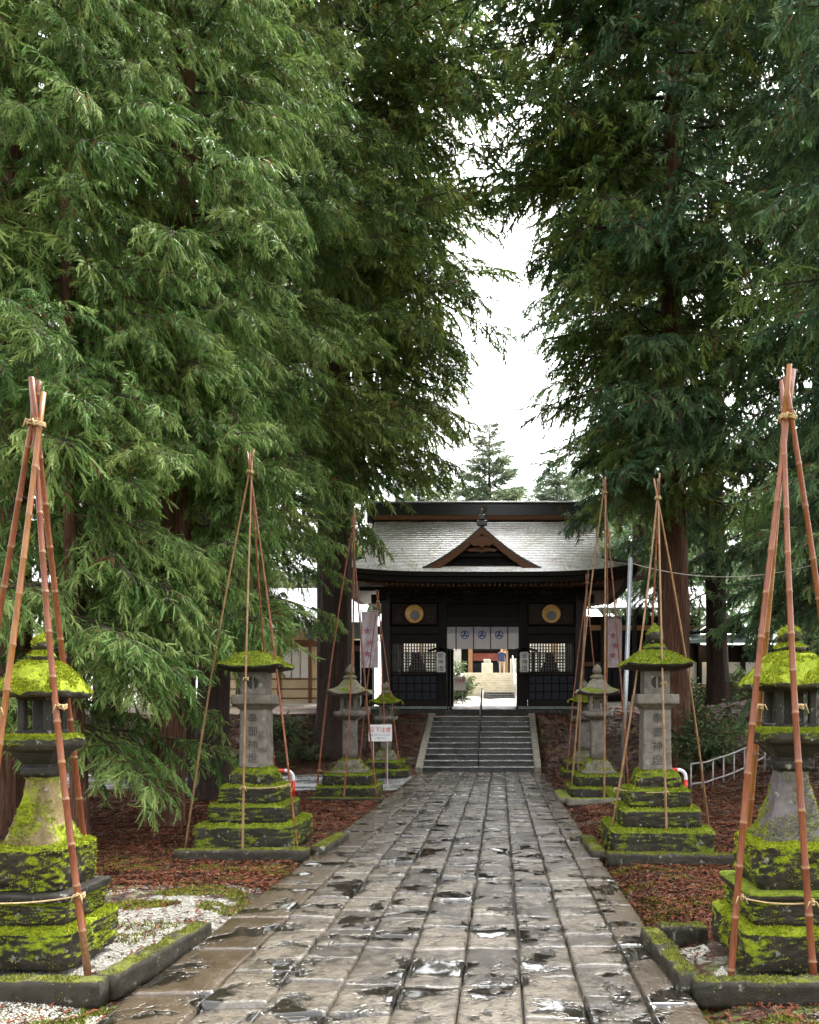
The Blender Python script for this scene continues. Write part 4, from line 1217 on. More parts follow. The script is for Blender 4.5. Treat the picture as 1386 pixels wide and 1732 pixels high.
# hoop barriers
def hoop(label, x0, x1, y):
    t = thing('hoop_barrier', label, 'barrier', ((x0+x1)/2, y, 0), 0, 'red and white hoop barriers')
    w = (x1-x0)/2; R = .12; ht = .62
    pts = [(-w, 0, -.05), (-w, 0, ht-R)]+[(-w+R-R*math.cos(a), 0, ht-R+R*math.sin(a)) for a in [PI/2*k/6 for k in range(1, 7)]]
    pts += [(w-R+R*math.sin(a), 0, ht-R+R*math.cos(a)) for a in [PI/2*k/6 for k in range(0, 7)]]+[(w, 0, -.05)]
    MB().tube(pts, .030, 12).obj('pipe', M['white_paint'], t, smooth=True)
    for (a, c) in (((w, .20), (w, .46)), ((-w, .20), (-w, .46))):
        MB().tube([(a[0], 0, a[1]), (c[0], 0, c[1])], .0315, 12).obj('red_band', M['red_paint'], t, smooth=True)
    MB().tube([(w-R-.26, 0, ht), (w-R-.02, 0, ht)], .0315, 12).obj('red_band', M['red_paint'], t, smooth=True)
hoop('red and white hoop barrier behind the tall lantern left of the path', -4.05, -3.33, 13.2)
hoop('red and white hoop barrier behind the onion-jewelled lantern on the right', 2.40, 3.04, 13.4)

# steel pole, cable
MB().tube([(0, 0, -.1), (.27, .6, 4.55)], .045, 12).obj('steel_pole', M['metal'], loc=(2.27, 15.3, 0), smooth=True)
tag(bpy.data.objects['steel_pole'], 'leaning galvanised steel pole right of the path behind the slim lantern', 'pole')
def cable():
    b = MB(); a, c = Vector((2.55, 15.9, 4.45)), Vector((8.5, 15.0, 5.6)); pts = []
    for k in range(33):
        t = k/32; p = a.lerp(c, t); p.z -= 4*t*(1-t)*.78; pts.append(p-a)
    b.tube(pts, .008, 6); o = b.obj('cable', M['cable'], loc=a, smooth=True)
    tag(o, 'pale cable sagging from the steel pole to the trees on the right', 'cable')
cable()

# low metal railing on the right slope
def railing():
    t = thing('slope_railing', 'low grey metal railing climbing the red litter slope behind the nearest right lantern', 'railing', (3.78, 16.2, gz(3.78, 16.2)))
    z0 = gz(3.78, 16.2)
    A, B = Vector((0, 0, 0)), Vector((1.75, .9, .0))
    def base(u):
        p = A.lerp(B, u); p.z = gz(3.78+p.x, 16.2+p.y)-z0; return p
    for hh in (.52, .12):
        MB().tube([base(u/10)+Vector((0, 0, hh+.22*(u/10)**2)) for u in range(11)], .019, 8).obj('rail', M['metal_dull'], t, smooth=True)
    for k in range(8):
        p = base(k/7); MB().tube([p-Vector((0, 0, .1)), p+Vector((0, 0, .52+.22*(k/7)**2))], .016, 8).obj('post', M['metal_dull'], t, smooth=True)
railing()
# ------------------------------------------------------------------ court behind the gate
def court():
    cs = thing('court_steps', 'pale stone steps beyond the gate opening leading up to the hall', 'stairs', (-.75, 37, 2.17))
    for i in range(4):
        MB().box(.02, 1.40, -1.0+i*.35, 3, -.3, -.20+(i+1)*.11, bev=.012).obj('step', M['stone_step'], cs)
    for i in range(9):
        MB().box(-1.15, 1.45, 1.2+i*.55, 7.2, -.3, .15+(i+1)*.135, bev=.012).obj('step', M['stone_court'], cs)
    MB().box(-.10, .0, -1.1, 1.1, -.45, .33, bev=.01).obj('white_post', M['white_paint'], cs)
    for z in (.55,):
        MB().tube([(1.42, -1.1, -.3), (1.42, -1.1, .55), (1.42, 6.5, 2.3), (1.42, 6.5, 1.3)], .03, 8).obj('rail', M['metal'], cs)
    hall = thing('worship_hall', 'dark worship hall with pale wooden posts seen through the gate opening', 'building', (-.6, 55, 3.45))
    MB().box(-7, 7, 0, 6, -.3, .15, bev=.02).obj('floor', M['stone_court'], hall)
    for x in (-4.6, -1.35, 1.0, 4.2):
        MB().box(x-.14, x+.14, -.9, -.6, 0, 3.3, bev=.02).obj('post', M['wood_warm'], hall)
    MB().box(-7, 7, .2, .3, 0, 3.3).obj('back_wall', M['wood_dark'], hall)
    for sx in (-1, 1): MB().box(sx*4.3-2.3, sx*4.3+2.3, -.1, .08, 0, 3.3).obj('shoji_wall', M['white_wall'], hall)
    for k in range(8):
        x = -6.6+k*1.65
        MB().box(x, x+1.5, .1, .19, .2, 1.3, bev=.02).obj('door_panel', M['wood_blue'], hall)
    MB().box(-1.2, .8, .0, .09, 1.45, 1.95).obj('red_rail', M['red_dull'], hall)
    b = MB(); b.prism_y([(-7.8, 3.15), (7.8, 3.15), (7.8, 3.4), (-7.8, 3.4)], -1.9, 5.5); b.obj('eave', M['white_wall'], hall)
    vs = [(-7.9, -2.0, 3.4), (7.9, -2.0, 3.4), (6.6, 2.5, 6.3), (-6.6, 2.5, 6.3), (-7.9, 7, 3.4), (7.9, 7, 3.4)]
    b = MB(); b.add(vs, [(0,1,2,3), (3,2,5,4), (0,3,4), (1,5,2)]); b.obj('roof', M['pale_roof'], hall)
    st = thing('stone_plinth', 'pale cut stone plinth beside the person beyond the gate', 'plinth', (.95, 48.2, gz(0, 47)))
    MB().box(-.35, .55, -.4, .4, 0, 1.0, bev=.02).obj('block', M['stone_court'], st)
    st = thing('stone_plinth', 'pale capped stone plinth under a post in front of the hall doors', 'plinth', (-.75, 48.2, gz(0, 47)))
    MB().box(-.32, .32, -.4, .4, -.0, .75, bev=.02).box(-.2, .2, -.28, .28, .75, .98, bev=.03).obj('block', M['stone_court'], st)
    caution_sign('small white notice with red characters just beyond the left side of the gate opening', -1.62, 31.6, 1.6+45*31.6/1386, .60, .52, False)
M['stone_court'] = m_simple('pale_court_stone', (.50, .46, .37), .75, .18, 3)
M['red_dull'] = m_simple('red_cloth_rail', (.30, .08, .06), .7, .5, 12)
court()

# person seen through the gate
def person():
    t = thing('person', 'person in a dark blue jacket, beige trousers and pale hat standing beyond the gate opening', 'person', (.12, 49.0, gz(0, 47)+.0))
    V = [(0, 0, .92), (0, 0, 1.12), (0, -.01, 1.36), (0, 0, 1.48), (0, .01, 1.58), (-.18, 0, 1.40), (-.24, .03, 1.14), (-.22, -.08, .92), (.18, 0, 1.40), (.25, .03, 1.14), (.20, -.14, .95), (-.09, 0, .88), (-.10, -.01, .48), (-.10, .03, .08), (-.10, -.12, .04), (.09, 0, .88), (.11, -.02, .48), (.12, .03, .08), (.12, -.12, .04), (-.215, -.11, .85), (.19, -.20, .90)]
    E = [(0,1), (1,2), (2,3), (3,4), (2,5), (5,6), (6,7), (2,8), (8,9), (9,10), (0,11), (11,12), (12,13), (13,14), (0,15), (15,16), (16,17), (17,18), (7,19), (10,20)]
    R = [.14, .13, .15, .06, .095, .075, .055, .04, .075, .055, .04, .10, .075, .05, .045, .10, .075, .05, .045, .035, .035]
    me = bpy.data.meshes.new('body'); me.from_pydata(V, E, []); o = link('body', me, t)
    sk = o.modifiers.new('skin', 'SKIN'); ss = o.modifiers.new('smooth', 'SUBSURF'); ss.levels = 1; ss.render_levels = 1
    for i, r in enumerate(R): me.skin_vertices[0].data[i].radius = (r, r)
    me.skin_vertices[0].data[0].use_root = True
    q = NT('person_clothes'); s_ = q.new('ShaderNodeSeparateXYZ'); q.l.new(q.new('ShaderNodeTexCoord').outputs['Object'], s_.inputs[0])
    c = q.ramp(q.math('DIVIDE', s_.outputs[2], 1.8), [(.0, (.03, .03, .03)), (.055, (.36, .28, .20)), (.50, (.03, .045, .10)), (.80, (.45, .28, .2))], 'CONSTANT')
    q.set(c, .8); me.materials.append(q.mat)
    h = MB(); h.lathe([(.02, 1.48), (.07, 1.50), (.085, 1.56), (.092, 1.63), (.08, 1.69), (.03, 1.72)], 16, (0, 0, 0)); h.obj('head', M['skin'], t, smooth=True)
    h = MB(); h.lathe([(.14, 1.655), (.10, 1.67), (.098, 1.72), (.07, 1.76), (.01, 1.77)], 16); h.obj('hat', M['white_wall'], t, smooth=True)
M['skin'] = m_simple('skin', (.45, .28, .2), .6, .1)
person()

# ------------------------------------------------------------------ side buildings
def side_buildings():
    o = thing('shrine_office', 'cream-walled office building with white wet roof left of the gate', 'building', (-8.0, 33, gz(-8, 33)-.1))
    MB().box(-4, 1.85, 0, 4, 0, 3.0).obj('wall', M['plaster'], o)
    MB().box(-4, 1.87, -.04, -.003, 2.35, 2.62).obj('beam', M['wood_brown'], o)
    for z in (.25, .62, 1.02): MB().box(-4, 1.87, -.03, -.003, z, z+.05).obj('rail', M['wood_brown'], o)
    for x in (-3.9, -2.4, -.9, .35, 1.80): MB().box(x-.06, x+.06, -.06, -.004, 0, 2.9).obj('post', M['wood_brown'], o)
    for k in range(3): MB().box(-.72+k*.36, -.42+k*.36, -.05, -.0045, 1.1, 2.3).obj('window', M['white_wall'], o)
    b = MB(); b.add([(-5, -1.2, 2.9), (2.6, -1.2, 2.9), (2.6, 2, 4.9), (-5, 2, 4.9), (-5, -1.2, 3.0), (2.6, -1.2, 3.0), (2.6, 2, 5.0), (-5, 2, 5.0)], [(0,1,2,3), (7,6,5,4), (0,4,5,1), (1,5,6,2), (2,6,7,3), (3,7,4,0)])
    b.obj('roof', M['pale_roof'], o)
    # long corridor building right of the gate
    o = thing('corridor_building', 'dark corridor building with a long white wet roof right of the gate', 'building', (2.9, 33.5, gz(3, 34)-.1))
    MB().box(0, 5.2, 0, 3, 0, 3.6).obj('wall', M['wood_dark'], o)
    MB().box(-.1, 5.3, -.07, -.004, 3.02, 3.22).obj('beam', M['wood_warm'], o)
    MB().box(-.1, 5.3, -.07, -.004, 1.55, 1.72).obj('rail', M['wood_soffit'], o)
    for x in (.0, 1.3, 2.6, 3.9, 5.2): MB().box(x-.08, x+.08, -.10, -.005, 0, 3.5).obj('post', M['wood_post'], o)
    for k in range(16): MB().box(.12+k*.32, .38+k*.32, -.03, -.004, .3, 1.45).obj('wall_panel', M['wood_blue'], o)
    b = MB(); b.add([(-1.2, -1.3, 3.72), (5.8, -1.3, 3.72), (5.6, 1.7, 4.95), (-1.2, 1.7, 4.95), (-1.2, -1.3, 3.8), (5.8, -1.3, 3.8), (5.6, 1.7, 5.05), (-1.2, 1.7, 5.05)], [(0,1,2,3), (7,6,5,4), (0,4,5,1), (1,5,6,2), (2,6,7,3), (3,7,4,0)])
    b.obj('roof', M['pale_roof'], o)
    o = thing('boundary_wall_roof', 'small roofed wall end with grey copper eaves just left of the gate', 'building', (-6.1, 29.5, gz(-6, 29)-.05))
    MB().box(-.2, 1.5, 0, .5, 0, 2.5).obj('wall', M['wood_dark'], o)
    MB().box(-.3, 1.5, -.08, -.003, 2.1, 2.3).obj('beam', M['wood_brown'], o)
    b = MB(); b.prism_y([(-.75, 2.55), (1.6, 2.55), (1.6, 2.62), (1.6, 3.1), (-.4, 3.1), (-.8, 2.62)], -.5, 1.2); b.obj('roof', M['copper'], o)
    # small side gate at the right
    o = thing('side_gatehouse', 'small gatehouse with grey-green copper roof and pale shuttered panels among the right trees', 'building', (8.55, 32, 1.85))
    MB().box(-1.5, 2.4, 0, 2.0, .2, .6).obj('plinth', M['stone_dark'], o)
    for x in (-1.4, -.75, .1, .95, 1.7): MB().box(x-.07, x+.07, -.12, .02, .5, 2.3).obj('post', M['wood_dark'], o)
    for (a, c) in ((-1.3, -.85), (-.65, .0), (.2, .85), (1.05, 1.6)):
        MB().box(a, c, .02, .06, .75, 1.62).obj('shutter', M['white_wall'], o)
    MB().box(-1.5, 2.2, .07, .2, .5, 2.3).obj('wall', M['wood_dark'], o)
    MB().box(-1.5, 2.2, -.14, .0, .62, .72).obj('rail', M['wood_warm'], o)
    b = MB(); vs = []
    for (y, z) in ((-1.0, 2.28), (-.95, 2.42), (-.2, 2.62), (1.0, 2.8)):
        for x in (-1.9, 2.6): vs.append((x, y, z))
    b.add(vs, [(2*i, 2*i+1, 2*i+3, 2*i+2) for i in range(3)]); b.obj('lower_roof', M['copper'], o)
    b = MB(); K = 12
    for sx in (-1, 1):
        vs = []
        for k in range(K+1):
            t_ = k/K; x = sx*1.15*t_; z = 2.72+.78*(.55*(1-t_)+.45*(1-t_)**2)
            vs += [(x, -.7, z), (x, -.7, z+.08), (x, 1.0, z+.08), (x, 1.0, z)]
        b.add(vs, [(4*k+q, 4*k+4+q, 4*k+4+(q+1) % 4, 4*k+(q+1) % 4) for k in range(K) for q in range(4)])
    b.obj('upper_roof', M['copper'], o)
    MB().prism_y([(-1.0, 2.7), (1.0, 2.7), (.5, 3.0), (0, 3.4), (-.5, 3.0)], -.5, -.4).obj('gable_wall', M['wood_dark'], o)
    MB().box(-.1, .1, -.75, 1.0, 3.52, 3.70, bev=.03).obj('ridge', M['ridge'], o)
    q = NT('lamp_glow'); q.b.inputs['Emission Color'].default_value = (1, .75, .45, 1); q.b.inputs['Emission Strength'].default_value = 6; q.set((.8, .6, .4))
    MB().lathe([(.03, -.07), (.09, -.04), (.10, .02), (.06, .07), (.02, .09)], 12).obj('lamp', q.mat, o, loc=(-.50, -.45, 2.12), smooth=True)
side_buildings()
# ------------------------------------------------------------------ trees
def strand(b, p, d, L, w, droop, up, tint, rng, segs=4, needles=True):
    """one rope-like cedar shoot: narrow ribbon set with short side needles"""
    d = d.normalized(); q = p.copy(); pts = [q.copy()]; ds = [d.copy()]
    st = L/segs
    for i in range(segs):
        d = (d+Vector((0, 0, -droop if i < segs-1 else up))).normalized(); q = q+d*st; pts.append(q.copy()); ds.append(d.copy())
    r = Vector((rng.uniform(-1, 1), rng.uniform(-1, 1), rng.uniform(-1, 1)))
    o = len(b.v)
    for i, (x, dd) in enumerate(zip(pts, ds)):
        s_ = dd.cross(r)
        if s_.length < 1e-4: s_ = Vector((1, 0, 0))
        s_.normalize(); k = (.55, 1.0, 1.0, .8, .12)[min(i*4//segs, 4)]*w*.5
        b.v.append(tuple(x-s_*k)); b.v.append(tuple(x+s_*k)); b.a += [tint, tint]
    for i in range(segs):
        b.f.append((o+2*i, o+2*i+1, o+2*i+3, o+2*i+2)); b.m.append(0)
    if needles:
        for i in range(segs*2):
            j = i//2; t = .25+.5*(i % 2); x = pts[j].lerp(pts[j+1], t); dd = ds[j+1]
            n_ = dd.cross(r).normalized() if i % 2 else dd.cross(dd.cross(r)).normalized()
            sg = rng.choice((-1, 1)); tip = x+(n_*sg*w*1.15+dd*w*1.3)
            c = len(b.v); b.v += [tuple(x-dd*w*.45), tuple(x+dd*w*.45), tuple(tip)]; b.a += [tint, tint, tint]
            b.f.append((c, c+1, c+2)); b.m.append(0)

def bough_mesh(name, mat, seed, dens=1.0, L=3.0, width=.024, sl=(.16, .30), needles=True, droop=.22, spread=1.0, dead=.04, sp=.034):
    """a limb three metres long with drooping side sprays, growing along +X"""
    rng = random.Random(seed); b = MB(); limb = []
    c1 = rng.uniform(-.15, .15); N = 12
    for i in range(N+1):
        t = i/N
        z = .16*L*math.sin(t*2.2)*.5-.20*L*t*t*(droop/.22)+.05*L*t**4
        limb.append(Vector((L*t, c1*L*math.sin(t*3)*.3, z)))
    def at(t):
        x = t*N; i = min(int(x), N-1); return limb[i].lerp(limb[i+1], x-i)
    b.tube(limb, [lerp(.032, .005, i/N)*L/3 for i in range(N+1)], 5, mi=1); b.a += [0.0]*len(b.v)
    nb = int(26*dens)
    for k in range(nb):
        t = .10+.90*(k+rng.random()*.8)/nb
        p = at(min(t, .995)); side = 1 if k % 2 else -1
        bl = L*(.36*(1-t)**.6+.07)*rng.uniform(.6, 1.2)*spread*(1.25 if t > .25 else .75)
        a = math.radians(rng.uniform(28, 78)); dz = rng.uniform(-.7, .45)
        if rng.random() < .22: side *= .15; dz -= .5; bl *= .7
        d = Vector((math.cos(a), side*math.sin(a), dz)).normalized()
        pts = [p]; dd = d.copy(); M_ = 5
        for i in range(M_):
            dd = (dd+Vector((.05, 0, -.17*droop/.22))).normalized(); pts.append(pts[-1]+dd*bl/M_)
        b0 = len(b.v); b.tube(pts, [.008*(1-i/M_)+.0025 for i in range(M_+1)], 3, mi=1, cap=False); b.a += [0.0]*(len(b.v)-b0)
        bt = rng.uniform(.0, 1.0)
        ns = max(5, int(bl/sp*dens))
        for s_ in range(ns):
            u = (s_+rng.random())/ns; x = u*M_; i = min(int(x), M_-1); q = pts[i].lerp(pts[i+1], x-i); ax = (pts[i+1]-pts[i]).normalized()
            sd = Vector((rng.uniform(-1, 1), rng.uniform(-1, 1), rng.uniform(-.9, .7)))
            dr = (ax*rng.uniform(.5, 1.1)+sd*.75).normalized()
            tint = max(0, min(1, bt*.6+rng.uniform(0, .4)+(.12 if u > .7 else -.05)))
            if rng.random() < dead*(1.8 if u < .4 else .5): tint = 2.0
            l = rng.uniform(*sl)*(1.0 if u < .8 else .85)
            strand(b, q, dr, l, width*rng.uniform(.8, 1.2), droop*rng.uniform(.5, 1.5), rng.uniform(0, .35), tint, rng, 4 if needles else 3, needles)
    me = b.mesh(name, [mat, M['twig']])
    return me
BN = [bough_mesh('cedar_bough', M['leaf_near'], s_, 1.1, width=.0185, sl=(.11, .25), droop=.25, sp=.023) for s_ in (1, 2, 3, 4, 5)]
BM = [bough_mesh('cedar_bough', M['leaf_mid'], s_, 1.0, width=.024, sl=(.10, .22), droop=.2, sp=.026) for s_ in (11, 12, 13, 14)]
BB = [bough_mesh('cedar_bough', M['leaf_blue'], s_, 1.0, width=.024, sl=(.10, .22), droop=.2, sp=.026) for s_ in (21, 22, 23, 24)]
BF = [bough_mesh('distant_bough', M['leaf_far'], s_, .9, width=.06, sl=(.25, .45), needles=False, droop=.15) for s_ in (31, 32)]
BS = [bough_mesh('shrub_bough', M['leaf_shrub'], s_, .7, L=1.0, width=.03, sl=(.07, .14), needles=False, droop=.1, dead=.1) for s_ in (41, 42)]

def trunk_mesh(h, r, seed, mat, flare=.16, segs=30):
    b = MB(); rows = []; z = -.3
    while z < h: rows.append(z); z += .18 if z < 6 else .9
    rows.append(h); rng = random.Random(seed); bx, by = rng.uniform(-.25, .25), rng.uniform(-.2, .2)
    ridge = rng.randint(7, 11)
    for z in rows:
        rr = r*max(.06, (1-(max(0, z)/h)**1.15))+r*flare*math.exp(-max(0, z)/.55)
        ox = bx*math.sin(z/h*3)*1.2; oy = by*math.sin(z/h*2.6)
        for k in range(segs):
            a = 2*PI*k/segs
            tw = a+z*.03
            g = .10*abs(math.sin(tw*ridge/2+nz(z*.25, seed)*2.2))+.09*nz(math.cos(a)*6, math.sin(a)*6, z*.22+seed)+.05*nz(math.cos(a)*14, math.sin(a)*14, z*.5+seed)
            g += .35*math.exp(-max(0, z)/.4)*max(0, math.sin(a*3+seed))
            q = rr*(.94+g); b.v.append((ox+q*math.cos(a), oy+q*math.sin(a), z))
    n = len(rows)
    for i in range(n-1):
        for k in range(segs):
            k2 = (k+1) % segs; b.f.append((i*segs+k, i*segs+k2, (i+1)*segs+k2, (i+1)*segs+k)); b.m.append(0)
    return b.mesh('trunk', mat, True), (bx, by)

def cedar(label, x, y, h, r, z0, z1, n, reach, boughs, seed, mat='bark', xcap=None, group='tall cedars', face=None, jit=.25, pitch=(.10, .45), name='cedar_tree', smax=1.35):
    """trunk plus boughs; reach = bough length at the bottom and at the top of the crown; xcap(z) bounds how far over the path a bough may stretch"""
    rng = random.Random(seed); g0 = gz(x, y)
    t = thing(name, label, 'tree', (x, y, g0), 0, group)
    me, (bx, by) = trunk_mesh(h, r, seed, M[mat]); link('trunk', me, t)
    az = rng.uniform(0, 6.28)
    for i in range(n):
        u = (i+rng.random())/n; z = lerp(z0, z1, u**.95)
        az += 2.399+rng.uniform(-.5, .5)
        a = az
        if face is not None and rng.random() < .55: a = face+rng.gauss(0, .75)
        L = lerp(reach[0], reach[1], u)*rng.uniform(1-jit, 1+jit)
        if xcap is not None:
            lim = xcap(z+g0-.3*L*.3)
            dx = math.cos(a)*L
            if lim > x and x+dx > lim: L = max(.6, (lim-x)/max(.05, math.cos(a)))*rng.uniform(.85, 1.0) if math.cos(a) > 0 else L
            if lim < x and x+dx < lim: L = max(.6, (x-lim)/max(.05, -math.cos(a)))*rng.uniform(.85, 1.0) if math.cos(a) < 0 else L
        s_ = L/3.0
        o = bpy.data.objects.new('branch', rng.choice(boughs)); COL.objects.link(o); o.parent = t
        o.location = (bx*math.sin(z/h*3)*1.2, by*math.sin(z/h*2.6), z)
        o.rotation_euler = (rng.uniform(-.6, .6), rng.uniform(pitch[0]-.2, pitch[1]+.1)*(1-.8*u), a)
        k = min(smax, max(s_*.9, .55)); o.scale = (s_, k, k)
    return t
def capL(z):     # left trees keep clear of the sky gap over the path
    if z < 5.8: return -3.1
    if z < 7: return -2.0
    if z < 12.8: return -.8+.5*nz(z*.7, 3)
    return lerp(.0, 1.5, min(1, (z-12.8)/2.6))
def capN(z): return -3.0 if z < 8 else -2.75
def capR(z):
    if z < 6.5: return 3.6
    if z < 9: return 1.9
    if z < 13: return 1.05+.4*nz(z*.8, 9)
    return lerp(.3, -1.5, min(1, (z-13)/2.6))
F0, FR = -.5, PI+.5
LT = [
 # label, x, y, h, r, z0, z1, n, reach, boughs, seed, mat
 ('near cedar at the left edge with pale drooping sprays high over the lantern', -6.3, 10.6, 22, .24, 1.3, 19, 140, (2.9, 2.2), BN, 101, 'bark'),
 ('slim cedar right behind the nearest left lantern with low hanging sprays', -4.75, 9.3, 15, .09, 2.0, 13, 95, (1.9, 1.4), BN, 102, 'bark'),
 ('near cedar with peeling red bark and foliage sweeping down to the fallen litter', -4.62, 11.3, 21, 0.22, 3.3, 19, 125, (2.6, 2.0), BN, 103, 'bark'),
 ('thick dark-trunked cedar between the red-barked cedar and the tall left lantern', -5.2, 14.7, 24, .29, 2.9, 22, 110, (3.1, 2.6), BN+BM, 104, 'bark_dark'),
 ('cedar with trunk half hidden behind the tall left lantern', -5.25, 17.6, 24, .20, 5.2, 22, 70, (3.0, 2.8), BM, 105, 'bark'),
 ('massive dark cedar beside the left side of the gate', -4.55, 22.4, 27, .46, 7.2, 22.5, 112, (3.9, 5.4), BM, 106, 'bark_dark'),
 ('cedar behind the massive one, its trunk seen above the left gate roof', -5.75, 27.5, 28, .34, 9, 26, 55, (4.8, 6.0), BM, 107, 'bark_dark'),
]
for i, a in enumerate(LT): cedar(*a[:10], a[10], a[11], xcap=capN if i < 4 else capL, face=F0, pitch=(.10, .5) if i < 4 else (.0, .35))
BKL = [
 ('background cedar far left deep in the shade', -9.6, 15.5, 25, .35, 2.6, 23, 75, (3.2, 2.6), BM, 201, 'bark_dark'),
 ('background cedar behind the thick dark trunk on the left', -7.6, 19.5, 26, .32, 3.2, 24, 70, (3.2, 2.8), BM, 202, 'bark_dark'),
 ('background cedar left of the office building', -11.5, 24, 26, .35, 2.5, 25, 70, (3.8, 3.0), BM, 203, 'bark_dark'),
 ('tall cedar beyond the office roof', -9.5, 31, 30, .4, 6.5, 28, 60, (4.5, 3.8), BM, 204, 'bark_dark'),
 ('tall cedar rising left behind the gate ridge', -7.2, 36, 32, .4, 9.5, 30, 40, (4.6, 4.2), BM, 205, 'bark_dark'),
 ('far cedar at the back left of the grove', -15, 36, 30, .4, 3, 28, 80, (5, 4), BM, 206, 'bark_dark'),
]
for a in BKL: cedar(*a[:10], a[10], a[11], xcap=capL, group='background cedars')
RT = [
 ('large cedar with ribbed red-grey trunk right of the path behind the onion-jewelled lantern', 4.42, 20.7, 27, .42, 6.3, 22.5, 155, (3.5, 5.3), BM+BB, 301, 'bark'),
 ('near cedar beyond the right edge, green boughs hanging over the longest bamboo poles', 7.1, 12.2, 22, .35, 4.0, 20, 140, (3.3, 2.8), BB+BN[:1], 302, 'bark'),
 ('bluish cedar on the right slope behind the nearest right lantern', 8.6, 17.8, 25, .34, 2.6, 23, 145, (3.6, 3.2), BB, 303, 'bark_dark'),
 ('bluish cedar growing behind the small gatehouse roof', 7.2, 27.0, 28, .36, 3.8, 26, 100, (4.4, 6.0), BB, 304, 'bark_dark'),
 ('tall cedar rising right behind the gate ridge', 6.2, 35.5, 31, .4, 8.0, 29, 55, (4.2, 4.2), BB, 305, 'bark_dark'),
]
for a in RT: cedar(*a[:10], a[10], a[11], xcap=capR, face=FR)
BKR = [
 ('background cedar far right beyond the slope', 12.5, 24, 27, .35, 2.5, 25, 80, (4.0, 3.4), BB, 401, 'bark_dark'),
 ('background cedar right of the small gatehouse', 12.6, 33, 30, .4, 3, 28, 65, (4.6, 4), BB, 402, 'bark_dark'),
 ('far cedar at the back right of the grove', 9.2, 43, 33, .4, 5, 31, 60, (4.6, 4.4), BB, 403, 'bark_dark'),
]
for a in BKR: cedar(*a[:10], a[10], a[11], group='background cedars')
# pointed fir far behind the gate
def fir(label, x, y, h, seed, spread=.2):
    rng = random.Random(seed); g0 = gz(x, y)
    t = thing('fir_tree', label, 'tree', (x, y, g0))
    MB().tube([(0, 0, -.3), (0, 0, h*.5), (0, 0, h)], [.35, .2, .02], 8).obj('trunk', M['bark_dark'], t)
    z = h*.25; az = 0
    while z < h*.99:
        L = max(.5, (h-z)*spread+.5)
        for k in range(8):
            az += .7854+.2
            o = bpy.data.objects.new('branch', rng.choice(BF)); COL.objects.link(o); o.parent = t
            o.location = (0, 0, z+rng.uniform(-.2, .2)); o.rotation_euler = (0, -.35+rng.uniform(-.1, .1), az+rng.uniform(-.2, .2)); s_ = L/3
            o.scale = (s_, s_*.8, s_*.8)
        z += .72+.1*(h-z)/h
    return t
fir('pale pointed fir rising above the middle of the gate ridge', -.8, 62, 20.3, 1, .36)
fir('pale fir at the right of the sky gap beyond the gate', 4.6, 66, 19.0, 2, .36)
fir('pale fir left of the sky gap half behind cedar boughs', -6.5, 66, 19.0, 3, .36)
def far_tree(label, x, y, h, w, seed):
    rng = random.Random(seed); g0 = gz(x, y)
    t = thing('broadleaf_tree', label, 'tree', (x, y, g0), 0, 'hazy trees far behind the gate')
    MB().tube([(0, 0, -.3), (0, 0, h*.6)], [.3, .15], 8).obj('trunk', M['bark_dark'], t)
    for k in range(46):
        a = rng.uniform(0, 6.28); u = rng.random(); z = lerp(h*.2, h*.92, u)
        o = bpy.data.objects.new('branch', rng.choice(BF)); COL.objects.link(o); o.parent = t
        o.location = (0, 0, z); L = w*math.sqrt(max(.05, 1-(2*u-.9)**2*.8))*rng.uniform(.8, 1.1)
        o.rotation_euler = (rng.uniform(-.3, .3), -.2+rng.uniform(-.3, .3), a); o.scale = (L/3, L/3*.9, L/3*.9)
FT = [(-22, 60, 16, 6), (-14, 72, 17, 7), (-5, 84, 22.5, 7.5), (1.5, 88, 22.8, 7), (8, 82, 23, 7.5), (15, 70, 19, 7), (22, 62, 17, 7), (30, 74, 20, 8), (-30, 74, 20, 8)]
FN = ['left-hand end of the yard', 'left of the pointed fir', 'just left behind the pointed fir', 'under the bottom of the sky gap', 'right of the sky gap', 'behind the right-hand cedars', 'beyond the small gatehouse', 'farthest to the right', 'farthest to the left']
for i, (x, y, h, w) in enumerate(FT): far_tree('hazy pale broadleaf tree '+FN[i], x, y, h, w, 500+i)

# shrubs
def shrub(label, x, y, r, n, seed, mats=BS, zoff=0, nm='shrub'):
    rng = random.Random(seed); t = thing(nm, label, 'shrub', (x, y, gz(x, y)+zoff), 0)
    MB().tube([(0, 0, -.1), (0, 0, .25)], [.02, .012], 6).obj('stem', M['twig'], t)
    for k in range(n):
        o = bpy.data.objects.new('branch', rng.choice(mats)); COL.objects.link(o); o.parent = t
        a = rng.uniform(0, 6.28); o.location = (0, 0, rng.uniform(.02, .2)*r); o.rotation_euler = (rng.uniform(-.5, .5), -rng.uniform(.1, 1.25), a)
        s_ = r*rng.uniform(.6, 1.1); o.scale = (s_, s_, s_)
SH = [('dark shrub at the foot of the large right cedar', 4.9, 19.9, 1.2, 22), ('leafy shrub climbing the right side of the big ribbed trunk', 5.35, 21.6, 1.5, 26), ('low evergreen bush in front of the small gatehouse', 7.3, 27.5, 1.3, 22),
      ('clipped bush along the gatehouse fence', 9.0, 28.2, 1.3, 22), ('dark bush at the top of the right slope', 10.6, 27.6, 1.4, 22), ('glossy shrub on the left bank below the office', -6.0, 22.6, .9, 20), ('glossy shrub nearer the massive cedar on the left bank', -5.3, 21.6, .7, 18),
      ('small shrub on the left bank between cedar and stairs', -3.3, 23.4, .6, 14), ('yellow-green garden shrub beyond the left side of the gate opening', -1.75, 33.2, 1.1, 24), ('shrub seen under the notice beyond the gate', -2.2, 36.5, 1.4, 22)]
